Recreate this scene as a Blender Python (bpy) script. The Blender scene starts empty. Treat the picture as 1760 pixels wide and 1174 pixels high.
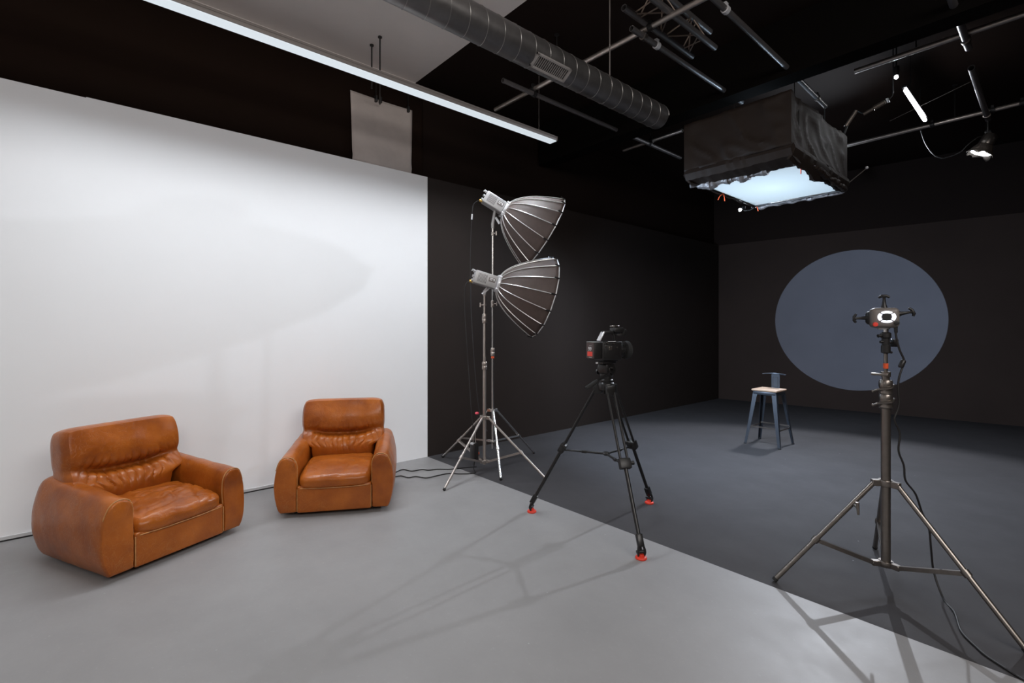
import bpy, bmesh, math, random
from mathutils import Vector, Matrix, noise
R = math.radians
V = Vector
random.seed(4)
sc = bpy.context.scene
COL = sc.collection

# ------------------------------------------------------------------ camera
F_PX = 838.7
cam_d = bpy.data.cameras.new('camera'); cam = bpy.data.objects.new('camera', cam_d); COL.objects.link(cam)
cam.location = (0, 0, 1.5)
cam.rotation_euler = (R(90), 0, math.atan(961/838.7))
cam_d.sensor_width = 36.0; cam_d.lens = 36.0*F_PX/1760
cam_d.shift_y = -23/1760; cam_d.clip_start = 0.02
sc.camera = cam
sc.view_settings.view_transform = 'Standard'; sc.view_settings.look = 'None'
sc.view_settings.gamma = 1; sc.view_settings.use_curve_mapping = False
sc.view_settings.exposure = 0.0

# ------------------------------------------------------------------ world + lights
w = bpy.data.worlds.new('world'); sc.world = w; w.use_nodes = True
w.node_tree.nodes['Background'].inputs[0].default_value = (.9, .95, 1, 1)
w.node_tree.nodes['Background'].inputs[1].default_value = 0.004

def lamp(name, kind, loc, energy, color=(1,1,1), target=None, **kw):
    l = bpy.data.lights.new(name, kind); o = bpy.data.objects.new(name, l); COL.objects.link(o)
    o.location = loc; l.energy = energy; l.color = color
    if target is not None:
        o.rotation_euler = (V(target)-V(loc)).to_track_quat('-Z', 'Y').to_euler()
    for k, v in kw.items(): setattr(l, k, v)
    return o

# the linear fixture over the armchairs (light leaves its diffuser in a limited cone)
lamp('linear_fixture_light', 'AREA', (-3.97, 1.75, 3.655), 60, (.87, .935, 1), shape='RECTANGLE', size=.11, size_y=4.7, spread=R(125))
# added fill light beyond the frame, tilted towards the white wall
lamp('room_fill_light', 'AREA', (2.3, .2, 3.8), 158, (1, .955, .915), shape='RECTANGLE', size=1.5, size_y=5.4, spread=R(165)).rotation_euler = (0, R(52), 0)
# studio panel behind the photographer aimed along the room
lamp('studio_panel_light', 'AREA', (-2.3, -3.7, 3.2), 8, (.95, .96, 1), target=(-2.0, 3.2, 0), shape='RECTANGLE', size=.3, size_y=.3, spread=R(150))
# overhead softbox: directed light and scatter of its diffuser, and what its open top lets up
lamp('softbox_light', 'AREA', (-2.09, 5.54, 2.985), 20, (.64, .79, 1), shape='RECTANGLE', size=.84, size_y=1.2, spread=R(100))
lamp('softbox_scatter_light', 'AREA', (-2.09, 5.54, 2.983), 24, (.80, .87, 1), shape='RECTANGLE', size=.84, size_y=1.2, spread=R(180))
lamp('softbox_lamp_head_light', 'POINT', (-2.09, 5.5, 3.45), 17, (.6, .8, 1), shadow_soft_size=.08)
# small spotlight hung behind the softbox
lamp('rear_spot_light', 'SPOT', (-2.62, 9.28, 3.9), 720, (.86, .91, 1), target=(-1.1, 3.0, 0), spot_size=R(88), spot_blend=.35, shadow_soft_size=.035)
# spotlight projector on the near stand: the round spot on the back wall
lamp('projector_light', 'SPOT', (-.735, 3.64, 1.56), 4600, (.36, .61, 1), target=(-2.56, 10.47, 1.64), spot_size=R(20.4), spot_blend=.012, shadow_soft_size=.003)
# foil hooded lamp
lamp('foil_lamp_light', 'SPOT', (-.70, 7.76, 3.47), 60, (.85, .90, 1), target=(-1.0, 7.0, 0), spot_size=R(110), spot_blend=.6, shadow_soft_size=.08)

# ------------------------------------------------------------------ materials
def mat(name, col, rough=.6, metal=0., var=.0, vscale=3., bump=0., bscale=60., emit=None, es=0., coat=0., stretch=None, rvar=0., spec=.5):
    m = bpy.data.materials.new(name); m.use_nodes = True
    nt = m.node_tree; b = nt.nodes['Principled BSDF']
    b.inputs['Base Color'].default_value = (*col, 1)
    b.inputs['Roughness'].default_value = rough; b.inputs['Metallic'].default_value = metal
    b.inputs['Coat Weight'].default_value = coat; b.inputs['Specular IOR Level'].default_value = spec
    if emit: b.inputs['Emission Color'].default_value = (*emit, 1); b.inputs['Emission Strength'].default_value = es
    tc = nt.nodes.new('ShaderNodeTexCoord'); vec = tc.outputs['Object']
    if stretch:
        mp = nt.nodes.new('ShaderNodeMapping'); mp.inputs['Scale'].default_value = stretch
        nt.links.new(vec, mp.inputs[0]); vec = mp.outputs[0]
    if var or rvar:
        n = nt.nodes.new('ShaderNodeTexNoise'); n.inputs['Scale'].default_value = vscale; n.inputs['Detail'].default_value = 6
        n.inputs['Roughness'].default_value = .65
        nt.links.new(vec, n.inputs['Vector'])
        if var:
            r = nt.nodes.new('ShaderNodeMapRange'); r.inputs[1].default_value = .3; r.inputs[2].default_value = .7
            r.inputs[3].default_value = 1-var; r.inputs[4].default_value = 1+var
            nt.links.new(n.outputs[0], r.inputs[0])
            x = nt.nodes.new('ShaderNodeVectorMath'); x.operation = 'SCALE'
            x.inputs[0].default_value = col; nt.links.new(r.outputs[0], x.inputs['Scale'])
            nt.links.new(x.outputs[0], b.inputs['Base Color'])
        if rvar:
            r = nt.nodes.new('ShaderNodeMapRange'); r.inputs[3].default_value = rough-rvar; r.inputs[4].default_value = rough+rvar
            nt.links.new(n.outputs[0], r.inputs[0]); nt.links.new(r.outputs[0], b.inputs['Roughness'])
    if bump:
        n2 = nt.nodes.new('ShaderNodeTexNoise'); n2.inputs['Scale'].default_value = bscale; n2.inputs['Detail'].default_value = 4
        nt.links.new(vec, n2.inputs['Vector'])
        bp = nt.nodes.new('ShaderNodeBump'); bp.inputs['Strength'].default_value = bump; bp.inputs['Distance'].default_value = .004
        nt.links.new(n2.outputs[0], bp.inputs['Height']); nt.links.new(bp.outputs[0], b.inputs['Normal'])
    return m

def leather_mat():
    m = bpy.data.materials.new('cognac_leather'); m.use_nodes = True; nt = m.node_tree; N = nt.nodes; L = nt.links
    b = N['Principled BSDF']; b.inputs['Roughness'].default_value = .30; b.inputs['Specular IOR Level'].default_value = .32; b.inputs['Coat Weight'].default_value = .16; b.inputs['Coat Roughness'].default_value = .2
    tc = N.new('ShaderNodeTexCoord')
    n = N.new('ShaderNodeTexNoise'); n.inputs['Scale'].default_value = 4.5; n.inputs['Detail'].default_value = 7; n.inputs['Roughness'].default_value = .6
    L.new(tc.outputs['Object'], n.inputs['Vector'])
    cr = N.new('ShaderNodeValToRGB'); e = cr.color_ramp.elements
    e[0].position = .3; e[0].color = (.22, .050, .007, 1); e[1].position = .72; e[1].color = (.43, .118, .014, 1)
    x = e.new(.5); x.color = (.33, .084, .0095, 1)
    L.new(n.outputs[0], cr.inputs[0])
    # fine cracks and lighter scuffs that belong to the worn hide
    v = N.new('ShaderNodeTexVoronoi'); v.feature = 'DISTANCE_TO_EDGE'; v.inputs['Scale'].default_value = 16
    dn = N.new('ShaderNodeTexNoise'); dn.inputs['Scale'].default_value = 9; dn.inputs['Detail'].default_value = 5
    L.new(tc.outputs['Object'], dn.inputs['Vector'])
    mx = N.new('ShaderNodeVectorMath'); mx.operation = 'MULTIPLY_ADD'; mx.inputs[1].default_value = (.35, .35, .35)
    L.new(dn.outputs['Color'], mx.inputs[0]); L.new(tc.outputs['Object'], mx.inputs[2]); L.new(mx.outputs[0], v.inputs['Vector'])
    r = N.new('ShaderNodeMapRange'); r.inputs[1].default_value = 0; r.inputs[2].default_value = .045; r.inputs[3].default_value = 1; r.inputs[4].default_value = 0
    L.new(v.outputs['Distance'], r.inputs[0])
    n3 = N.new('ShaderNodeTexNoise'); n3.inputs['Scale'].default_value = 3.1; n3.inputs['Detail'].default_value = 3
    L.new(tc.outputs['Object'], n3.inputs['Vector'])
    r3 = N.new('ShaderNodeMapRange'); r3.inputs[1].default_value = .52; r3.inputs[2].default_value = .68; r3.inputs[3].default_value = 0; r3.inputs[4].default_value = .26
    L.new(n3.outputs[0], r3.inputs[0])
    mu = N.new('ShaderNodeMath'); mu.operation = 'MULTIPLY'; L.new(r.outputs[0], mu.inputs[0]); L.new(r3.outputs[0], mu.inputs[1])
    mixc = N.new('ShaderNodeMix'); mixc.data_type = 'RGBA'; L.new(mu.outputs[0], mixc.inputs['Factor'])
    L.new(cr.outputs[0], mixc.inputs['A']); mixc.inputs['B'].default_value = (.52, .25, .085, 1)
    L.new(mixc.outputs['Result'], b.inputs['Base Color'])
    n2 = N.new('ShaderNodeTexNoise'); n2.inputs['Scale'].default_value = 22; n2.inputs['Detail'].default_value = 6
    L.new(tc.outputs['Object'], n2.inputs['Vector'])
    bp = N.new('ShaderNodeBump'); bp.inputs['Strength'].default_value = .35; bp.inputs['Distance'].default_value = .006
    L.new(n2.outputs[0], bp.inputs['Height'])
    bp2 = N.new('ShaderNodeBump'); bp2.inputs['Strength'].default_value = .25; bp2.inputs['Distance'].default_value = .003; bp2.invert = True
    L.new(r.outputs[0], bp2.inputs['Height']); L.new(bp.outputs[0], bp2.inputs['Normal']); L.new(bp2.outputs[0], b.inputs['Normal'])
    return m

def floor_mat():
    m = bpy.data.materials.new('painted_concrete_floor'); m.use_nodes = True; nt = m.node_tree; N = nt.nodes; L = nt.links
    b = N['Principled BSDF']; tc = N.new('ShaderNodeTexCoord'); P = tc.outputs['Object']
    sx = N.new('ShaderNodeSeparateXYZ'); L.new(P, sx.inputs[0])
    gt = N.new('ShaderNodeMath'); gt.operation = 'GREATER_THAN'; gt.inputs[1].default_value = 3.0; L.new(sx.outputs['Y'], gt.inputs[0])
    def noise_n(s, d=6, ro=.6):
        n = N.new('ShaderNodeTexNoise'); n.inputs['Scale'].default_value = s; n.inputs['Detail'].default_value = d; n.inputs['Roughness'].default_value = ro
        L.new(P, n.inputs['Vector']); return n.outputs[0]
    def rng(i, a, bb, c, d):
        r = N.new('ShaderNodeMapRange'); r.inputs[1].default_value = a; r.inputs[2].default_value = bb; r.inputs[3].default_value = c; r.inputs[4].default_value = d
        L.new(i, r.inputs[0]); return r.outputs[0]
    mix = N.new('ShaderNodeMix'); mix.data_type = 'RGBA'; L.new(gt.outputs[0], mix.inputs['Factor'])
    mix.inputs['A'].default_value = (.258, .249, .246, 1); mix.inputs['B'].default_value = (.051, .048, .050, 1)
    s = N.new('ShaderNodeVectorMath'); s.operation = 'SCALE'; L.new(mix.outputs['Result'], s.inputs[0])
    f1 = rng(noise_n(1.1, 8, .68), .3, .7, .90, 1.09)
    f2 = rng(noise_n(38, 3), .62, .75, 1.0, 1.10)
    mm = N.new('ShaderNodeMath'); mm.operation = 'MULTIPLY'; L.new(f1, mm.inputs[0]); L.new(f2, mm.inputs[1])
    L.new(mm.outputs[0], s.inputs['Scale'])
    # pale specks of plaster dust
    v = N.new('ShaderNodeTexVoronoi'); v.inputs['Scale'].default_value = 5.5; L.new(P, v.inputs['Vector'])
    sp = rng(v.outputs['Distance'], .0, .035, .55, 0)
    mx2 = N.new('ShaderNodeMix'); mx2.data_type = 'RGBA'; L.new(sp, mx2.inputs['Factor']); L.new(s.outputs[0], mx2.inputs['A']); mx2.inputs['B'].default_value = (.5, .5, .5, 1)
    L.new(mx2.outputs['Result'], b.inputs['Base Color'])
    rr = N.new('ShaderNodeMath'); rr.operation = 'ADD'; L.new(rng(noise_n(2.3, 8, .7), .3, .7, .42, .56), rr.inputs[0])
    L.new(rng(gt.outputs[0], 0, 1, 0, .25), rr.inputs[1]); L.new(rr.outputs[0], b.inputs['Roughness'])
    L.new(rng(gt.outputs[0], 0, 1, .5, .16), b.inputs['Specular IOR Level'])
    bp = N.new('ShaderNodeBump'); bp.inputs['Strength'].default_value = .12; bp.inputs['Distance'].default_value = .003
    L.new(noise_n(30, 5), bp.inputs['Height']); L.new(bp.outputs[0], b.inputs['Normal'])
    return m

M = dict(
 leather=leather_mat(), floor=floor_mat(),
 worn=mat('worn_leather_edge', (.44, .20, .065), .5, var=.3, vscale=25),
 white_wall=mat('white_plaster', (.87, .87, .88), .75, var=.012, vscale=1.5),
 ceil_white=mat('ceiling_white', (.74, .69, .66), .9, var=.04, vscale=1.3),
 dark_panel=mat('charcoal_wall_paint', (.027, .0205, .018), .7, spec=.1, var=.06, vscale=1.4, bump=.08, bscale=90),
 black_wall=mat('black_wall_paint', (.048, .0335, .0285), .75, spec=.12, var=.08, vscale=1.2, bump=.08, bscale=90),
 black_ceil=mat('black_ceiling_paint', (.017, .011, .009), .9, spec=.05),
 curtain=mat('black_molton_cloth', (.016, .0095, .007), .95, spec=.03),
 grey_cloth=mat('taupe_cloth', (.50, .44, .41), .9, var=.1, vscale=3, bump=.2, bscale=300),
 chrome=mat('brushed_steel', (.62, .60, .58), .24, 1, var=.1, vscale=30),
 steel_dark=mat('dark_steel', (.23, .205, .185), .30, .9, var=.1, vscale=20),
 galv=mat('galvanised_pipe', (.45, .40, .365), .38, .9, var=.12, vscale=12),
 black_pipe=mat('dark_pipe', (.16, .15, .15), .36, .6, var=.1, vscale=12),  # darker tone for the lengthwise pipes and the truss chords
 black=mat('black_plastic', (.012, .011, .011), .42),
 blackm=mat('black_metal', (.018, .017, .017), .33, .3),
 rubber=mat('black_rubber', (.015, .015, .015), .8),
 red=mat('red_rubber', (.75, .045, .02), .5),
 orange=mat('orange_tape', (.72, .09, .02), .6),
 pink=mat('pink_knob_plastic', (.75, .08, .12), .45),
 lattice=mat('brown_painted_bar', (.20, .15, .12), .5, .4),
 duct=mat('dark_spiral_duct', (.19, .182, .18), .40, .85, var=.18, vscale=6, rvar=.08),
 seam=mat('duct_seam', (.27, .26, .25), .35, .8),
 grille=mat('grey_grille', (.33, .31, .30), .5, .2),
 alu=mat('painted_fixture', (.21, .185, .17), .5, .1),
 head=mat('silver_grey_housing', (.42, .41, .41), .45, .3, var=.05, vscale=10),
 dome=mat('dome_fabric', (.078, .055, .048), .55, var=.12, vscale=16, bump=.3, bscale=25, spec=.35),
 dome_in=mat('dome_diffuser', (.75, .75, .75), .8, emit=(.75, .86, 1), es=.8),
 rod=mat('silver_rod', (.75, .74, .73), .3, .55),
 brass=mat('brass_connector', (.8, .5, .12), .35, .8),
 wood=mat('pale_wood_seat', (.46, .31, .215), .55, var=.14, vscale=5, stretch=(1, 14, 1)),
 gun=mat('gunmetal_stool', (.055, .063, .078), .36, .55, var=.06, vscale=15),
 skirt=mat('black_skirt_cloth', (.023, .0155, .012), .6, bump=.3, bscale=20, spec=.25),
 silver_cloth=mat('silver_backed_cloth', (.24, .23, .235), .45, .35, var=.15, vscale=10),
 proj=mat('grey_projector_shell', (.17, .15, .14), .5, .1),
 cable=mat('black_cable', (.014, .012, .012), .55),
 foil=mat('black_foil', (.20, .165, .14), .38, .7, bump=1., bscale=40),
 white_print=mat('white_print', (.8, .8, .8), .5),
 red_label=mat('red_label', (.8, .05, .03), .5),
 bat=mat('battery_brown', (.055, .03, .027), .45),
 bright=mat('bare_aluminium', (.8, .8, .82), .3, .4),
 led=mat('led_strip_diffuser', (.25, .25, .25), .5, emit=(.84, .93, 1), es=.74),
 led2=mat('bright_tube', (.9, .9, .9), .5, emit=(.93, .96, 1), es=26),
 bulb=mat('lit_bulb', (.9, .9, .9), .5, emit=(.85, .93, 1), es=60),
 foil_led=mat('lit_lens', (.9, .9, .9), .5, emit=(.80, .90, 1), es=8),
 ring=mat('ring_of_leds', (.9, .9, .9), .5, emit=(.80, .85, 1), es=3.0),
 base_trim=mat('pale_trim', (.55, .55, .55), .6),
)
def diffuser_mat():
    m = bpy.data.materials.new('softbox_diffuser'); m.use_nodes = True; nt = m.node_tree; N = nt.nodes; L = nt.links
    b = N['Principled BSDF']; b.inputs['Base Color'].default_value = (.8, .85, .9, 1)
    tc = N.new('ShaderNodeTexCoord'); g = N.new('ShaderNodeTexGradient'); g.gradient_type = 'SPHERICAL'
    mp = N.new('ShaderNodeMapping'); mp.vector_type = 'POINT'; mp.inputs['Scale'].default_value = (.95, .75, 0)
    L.new(tc.outputs['Object'], mp.inputs[0]); L.new(mp.outputs[0], g.inputs[0])
    r = N.new('ShaderNodeMapRange'); r.inputs[3].default_value = .22; r.inputs[4].default_value = .95; L.new(g.outputs[1], r.inputs[0])
    b.inputs['Emission Color'].default_value = (.66, .86, 1, 1); L.new(r.outputs[0], b.inputs['Emission Strength'])
    return m
M['softdiff'] = diffuser_mat()

# ------------------------------------------------------------------ builders
def new(): return bmesh.new()
WM = {}
def obj(name, bm, m, parent=None, smooth=True, local=False):
    """one mesh object; geometry is given in world space unless local"""
    if parent is not None and not local: bm.transform(WM[parent.name].inverted())
    bmesh.ops.recalc_face_normals(bm, faces=bm.faces[:])
    me = bpy.data.meshes.new(name); bm.to_mesh(me); bm.free()
    if smooth:
        me.polygons.foreach_set('use_smooth', [True]*len(me.polygons)); me.set_sharp_from_angle(angle=R(38))
    me.materials.append(m if not isinstance(m, str) else M[m])
    o = bpy.data.objects.new(name, me); COL.objects.link(o)
    if parent is not None: o.parent = parent; WM[o.name] = WM[parent.name]
    else: WM[o.name] = Matrix.Identity(4)
    return o
def thing(name, label, cat, loc=(0,0,0), rz=0, group=None, mw=None):
    o = bpy.data.objects.new(name, None); COL.objects.link(o); o.empty_display_size = .1
    if mw is None: mw = Matrix.Translation(loc) @ Matrix.Rotation(rz, 4, 'Z')
    o.matrix_world = mw; WM[o.name] = mw.copy()
    return tag(o, label, cat, group)
def tag(o, label, cat, group=None):
    o['label'] = label; o['category'] = cat
    if group: o['group'] = group
    return o
def struct(name, bm, m, smooth=False):
    o = obj(name, bm, m, smooth=smooth); o['kind'] = 'structure'; return o
def box(bm, a, b, bev=0.0, seg=2, mw=None):
    a = V(a); b = V(b); c = (a+b)/2; s = b-a
    g = bmesh.ops.create_cube(bm, size=1, matrix=Matrix.Translation(c) @ Matrix.Diagonal((*s, 1)))
    vs = g['verts']
    if bev:
        es = {e for v in vs for e in v.link_edges}
        r = bmesh.ops.bevel(bm, geom=list(es), offset=bev, segments=seg, affect='EDGES', profile=.5)
        vs = list({v for f in r['faces'] for v in f.verts} | {v for v in vs if v.is_valid})
    if mw is not None: bmesh.ops.transform(bm, matrix=mw, verts=vs)
    return bm
def frame(t):
    t = t.normalized(); u = t.cross(V((0,0,1)))
    if u.length < .02: u = t.cross(V((0,1,0)))
    u.normalize(); return u, t.cross(u).normalized()
def tube(bm, pts, r, n=12, cap=True, closed=False):
    pts = [V(p) for p in pts]; K = len(pts); rr = r if isinstance(r, (list, tuple)) else [r]*K
    rings = []; pu = None
    for i, p in enumerate(pts):
        if closed: t = pts[(i+1) % K]-pts[i-1]
        else: t = pts[min(i+1, K-1)]-pts[max(i-1, 0)]
        u, v = frame(t)
        if pu is not None:
            u = (pu - t.normalized()*pu.dot(t.normalized()))
            if u.length < 1e-5: u, _ = frame(t)
            u.normalize(); v = t.normalized().cross(u)
        pu = u
        rings.append([bm.verts.new(p + (u*math.cos(2*math.pi*k/n)+v*math.sin(2*math.pi*k/n))*rr[i]) for k in range(n)])
    for i in range(K if closed else K-1):
        A = rings[i]; B = rings[(i+1) % K]
        for k in range(n): bm.faces.new((A[k], A[(k+1) % n], B[(k+1) % n], B[k]))
    if cap and not closed:
        bm.faces.new(rings[0][::-1]); bm.faces.new(rings[-1])
    return bm
def rod(bm, a, b, r, n=12): return tube(bm, [a, b], r, n)
def pipe(bm, a, b, r, t=.004, n=18):
    """hollow tube with open ends"""
    a = V(a); b = V(b); u, v = frame(b-a); R_ = []
    for p, q in ((a, r), (b, r), (b, r-t), (a, r-t)):
        R_.append([bm.verts.new(p+(u*math.cos(2*math.pi*k/n)+v*math.sin(2*math.pi*k/n))*q) for k in range(n)])
    for i in range(4):
        A = R_[i]; B = R_[(i+1) % 4]
        for k in range(n): bm.faces.new((A[k], A[(k+1) % n], B[(k+1) % n], B[k]))
    return bm
def lathe(bm, prof, n=24, mw=None):
    """prof = [(r, z)]; closed with caps when r ends > 0"""
    rings = []
    for r, z in prof:
        if r < 1e-6: rings.append([bm.verts.new((0, 0, z))])
        else: rings.append([bm.verts.new((r*math.cos(2*math.pi*k/n), r*math.sin(2*math.pi*k/n), z)) for k in range(n)])
    for A, B in zip(rings, rings[1:]):
        for k in range(n):
            k2 = (k+1) % n
            if len(A) == 1 and len(B) == 1: break
            if len(A) == 1: bm.faces.new((A[0], B[k2], B[k]))
            elif len(B) == 1: bm.faces.new((A[k], A[k2], B[0]))
            else: bm.faces.new((A[k], A[k2], B[k2], B[k]))
    if len(rings[0]) > 1: bm.faces.new(rings[0][::-1])
    if len(rings[-1]) > 1: bm.faces.new(rings[-1])
    vs = [v for r in rings for v in r]
    if mw is not None: bmesh.ops.transform(bm, matrix=mw, verts=vs)
    return bm
def axis_mw(loc, d, up=(0,0,1)):
    """matrix whose +Z points along d"""
    return Matrix.Translation(loc) @ V(d).to_track_quat('Z', 'Y').to_matrix().to_4x4()
def x_mw(loc, d):
    """+X along d, Z kept upward"""
    d = V(d).normalized(); y = V((0,0,1)).cross(d).normalized(); z = d.cross(y)
    m = Matrix((d, y, z)).transposed().to_4x4(); return Matrix.Translation(loc) @ m
def smooth_path(pts, k=6):
    P = [V(p) for p in pts]; out = []
    for i in range(len(P)-1):
        p0 = P[max(i-1, 0)]; p1 = P[i]; p2 = P[i+1]; p3 = P[min(i+2, len(P)-1)]
        for j in range(k):
            t = j/k
            out.append(.5*((2*p1)+(p2-p0)*t+(2*p0-5*p1+4*p2-p3)*t*t+(3*p1-p0-3*p2+p3)*t**3))
    out.append(P[-1]); return out
def pillow(half, e=(5, 5, 5), n=28, fn=None, mw=None):
    """superellipsoid cushion from a subdivided cube"""
    bm = new(); bmesh.ops.create_cube(bm, size=2)
    bmesh.ops.subdivide_edges(bm, edges=bm.edges[:], cuts=n-1, use_grid_fill=True)
    for v in bm.verts:
        p = v.co.copy()
        q = V([math.copysign(abs(math.tan(c*math.pi/4))**1.0, c) for c in p])
        s = (abs(q.x)**e[0]+abs(q.y)**e[1]+abs(q.z)**e[2])**(1/max(e))
        q = q/s
        v.co = V((q.x*half[0], q.y*half[1], q.z*half[2]))
        if fn: v.co = fn(v.co, q)
    if mw is not None: bm.transform(mw)
    return bm
def sstep(a, b, x):
    t = min(1, max(0, (x-a)/(b-a))); return t*t*(3-2*t)
def text_obj(name, s, size, mw, m, parent, ext=.0006, align='CENTER'):
    cu = bpy.data.curves.new(name+'_c', 'FONT'); cu.body = s; cu.size = size; cu.extrude = ext; cu.align_x = align; cu.align_y = 'CENTER'
    t = bpy.data.objects.new('tmp', cu); COL.objects.link(t)
    dg = bpy.context.evaluated_depsgraph_get(); dg.update()
    me = bpy.data.meshes.new_from_object(t.evaluated_get(dg)); bpy.data.objects.remove(t); bpy.data.curves.remove(cu)
    me.name = name; me.materials.clear(); me.materials.append(M[m]); me.transform(WM[parent.name].inverted() @ mw)
    o = bpy.data.objects.new(name, me); COL.objects.link(o); o.parent = parent; WM[o.name] = WM[parent.name]; return o

# ------------------------------------------------------------------ the room
XW = -4.936; HP = 3.262; ZC = 4.365; YB = 3.0
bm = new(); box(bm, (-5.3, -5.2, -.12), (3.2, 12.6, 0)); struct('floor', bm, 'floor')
bm = new(); box(bm, (XW-.10, -5, 0), (XW, -.0, HP-.006)); struct('wall_left_near', bm, 'white_wall')
bm = new(); box(bm, (XW-.10, .0, 0), (XW, YB, HP)); struct('wall_left', bm, 'white_wall')
bm = new(); box(bm, (XW-.10, YB+.0005, 0), (XW-.004, 10.16, HP)); struct('wall_left_dark', bm, 'dark_panel')
bm = new(); box(bm, (XW-.20, -5, HP-.05), (XW-.102, 2.9, ZC)); struct('wall_left_upper', bm, 'ceil_white')
bm = new(); box(bm, (XW-.20, 2.9005, HP-.05), (XW-.102, 10.3, ZC)); struct('wall_left_upper_black', bm, 'black_ceil')
bm = new(); box(bm, (-5.3, -5, ZC), (3.2, 2.9, ZC+.1)); struct('ceiling', bm, 'ceil_white')
bm = new(); box(bm, (-5.3, 2.9005, ZC-.001), (3.2, 12.6, ZC+.1)); struct('ceiling_black', bm, 'black_ceil')
# back wall is a few degrees off square
a7 = R(7.7); mwb = Matrix.Translation((-4.86, 10.17, 0)) @ Matrix.Rotation(a7, 4, 'Z')
bm = new(); box(bm, (-.3, 0, 0), (8.3, .12, HP), mw=mwb); struct('wall_back', bm, 'black_wall')
bm = new(); box(bm, (-.3, .001, HP+.0005), (8.3, .12, ZC-.002), mw=mwb); struct('wall_back_upper', bm, mat('upper_wall_falloff_tone', (.024, .017, .015), .85, spec=.05))  # darker tone paints in the light falling off towards the wall top
bm = new(); box(bm, (3.0, -5, 0), (3.12, 12, ZC-.002)); struct('wall_right', bm, 'black_wall')
bm = new(); box(bm, (-5.3, -5.12, 0), (3.12, -5.0, ZC-.002)); struct('wall_front', bm, 'white_wall')
bm = new(); box(bm, (XW, -5, .012), (XW+.012, 1.9, .034)); struct('baseboard_left', bm, 'base_trim')
bm = new(); box(bm, (XW, -5, 0), (XW+.006, 1.9, .012)); struct('trim_1', bm, 'black')
bm = new(); box(bm, (-4.98, 4.86, 3.83), (2.98, 5.07, ZC-.002)); struct('trim_2', bm, mat('black_beam_paint', (.006, .005, .0045), .95, spec=.02))

# black cloth above the white wall, hung from a rail
bm = new(); N_ = 220; Zt = 4.215
rows = []
for i in range(N_+1):
    y = -2.4+(2.97+2.4)*i/N_
    off = .004*math.sin(y*7)+.003*math.sin(y*19+1)
    rows.append([bm.verts.new((XW-.065+off, y, z)) for z in (HP+.003, HP+.2, 3.8, Zt)])
for a, b in zip(rows, rows[1:]):
    for k in range(3): bm.faces.new((a[k], b[k], b[k+1], a[k+1]))
o = obj('black_cloth', bm, 'curtain'); so = o.modifiers.new('thickness', 'SOLIDIFY'); so.thickness = .004
tag(o, 'long black cloth hung along the top of the white wall', 'curtain')
bm = new(); rod(bm, (XW-.03, -2.4, Zt+.012), (XW-.03, 2.97, Zt+.012), .012)
tag(obj('curtain_rail', bm, 'black'), 'thin black rail carrying the black cloth above the white wall', 'rail')
# taupe cloth
g = new(); rows = []
for i in range(25):
    t = i/24; y = 2.085+(2.815-2.085)*t
    col = []
    for j in range(25):
        s = j/24; z = HP+.004+(3.995-HP-.004)*s + .006*(1-(t-.5)*2)*(1-s)*.0
        yy = y+.012*(1-s)*(1-t)*2
        col.append(g.verts.new((XW-.035+.018*math.sin(t*5+s*2)*(1-s*.6)+.012*math.exp(-((s-.08-.1*math.sin(t*3.1))/.05)**2), yy, z)))
    rows.append(col)
for a, b in zip(rows, rows[1:]):
    for k in range(24): g.faces.new((a[k], b[k], b[k+1], a[k+1]))
tc_ = thing('hanging_cloth', 'taupe grey cloth square clipped up above the white wall, in front of the black cloth', 'cloth', (XW-.03, 2.45, HP))
o = obj('sheet', g, 'grey_cloth', tc_); so = o.modifiers.new('thickness', 'SOLIDIFY'); so.thickness = .003
for y in (2.37, 2.42, 2.76):
    bm = new(); box(bm, (XW-.05, y-.012, 3.955), (XW+.0, y+.012, 4.02), .004); box(bm, (XW-.03, y-.003, 4.0), (XW-.022, y+.003, 4.2)); obj('clip', bm, 'black', tc_)
# two rods from the ceiling
for x, lab in ((-4.65, 'thin dark rod behind the strip light, the one nearer the wall'), (-4.467, 'thin dark rod behind the strip light, the one further from the wall')):
    bm = new(); rod(bm, (x, 2.176, 3.92), (x, 2.176, ZC), .0075); lathe(bm, [(.02, 0), (.02, .012)], 12, Matrix.Translation((x, 2.176, ZC-.012)))
    if x > -4.5: rod(bm, (x, 2.176, 3.925), (-4.93, 2.4, 3.925), .006)
    tag(obj('hanger_rod', bm, 'black'), lab, 'rod', 'rods behind the strip light')

# ------------------------------------------------------------------ strip light
t = thing('strip_light', 'long white linear strip light hanging above the armchairs beside the wall', 'light', (-3.97, 1.35, 3.67))
y0, y1 = -1.45, 4.11
bm = new(); box(bm, (-4.03, y0, 3.672), (-3.912, y1, 3.720), .003); box(bm, (-4.005, y0, 3.720), (-3.935, y1-.02, 3.734), .002)
box(bm, (-3.912, y0, 3.700), (-3.9085, y1, 3.7035)); obj('housing', bm, 'alu', t)
bm = new(); box(bm, (-4.022, y0+.01, 3.662), (-3.920, y1-.008, 3.6735)); obj('diffuser', bm, 'led', t)
bm = new(); box(bm, (-4.032, y1-.001, 3.668), (-3.91, y1+.004, 3.722)); obj('end_cap', bm, 'alu', t)
for y in (3.87, -1.1):
    bm = new(); rod(bm, (-3.97, y, 3.73), (-3.97, y, ZC), .0028, 8); box(bm, (-3.99, y-.03, 3.73), (-3.95, y+.03, 3.745), .003); obj('suspension_cable', bm, 'alu', t)

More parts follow.
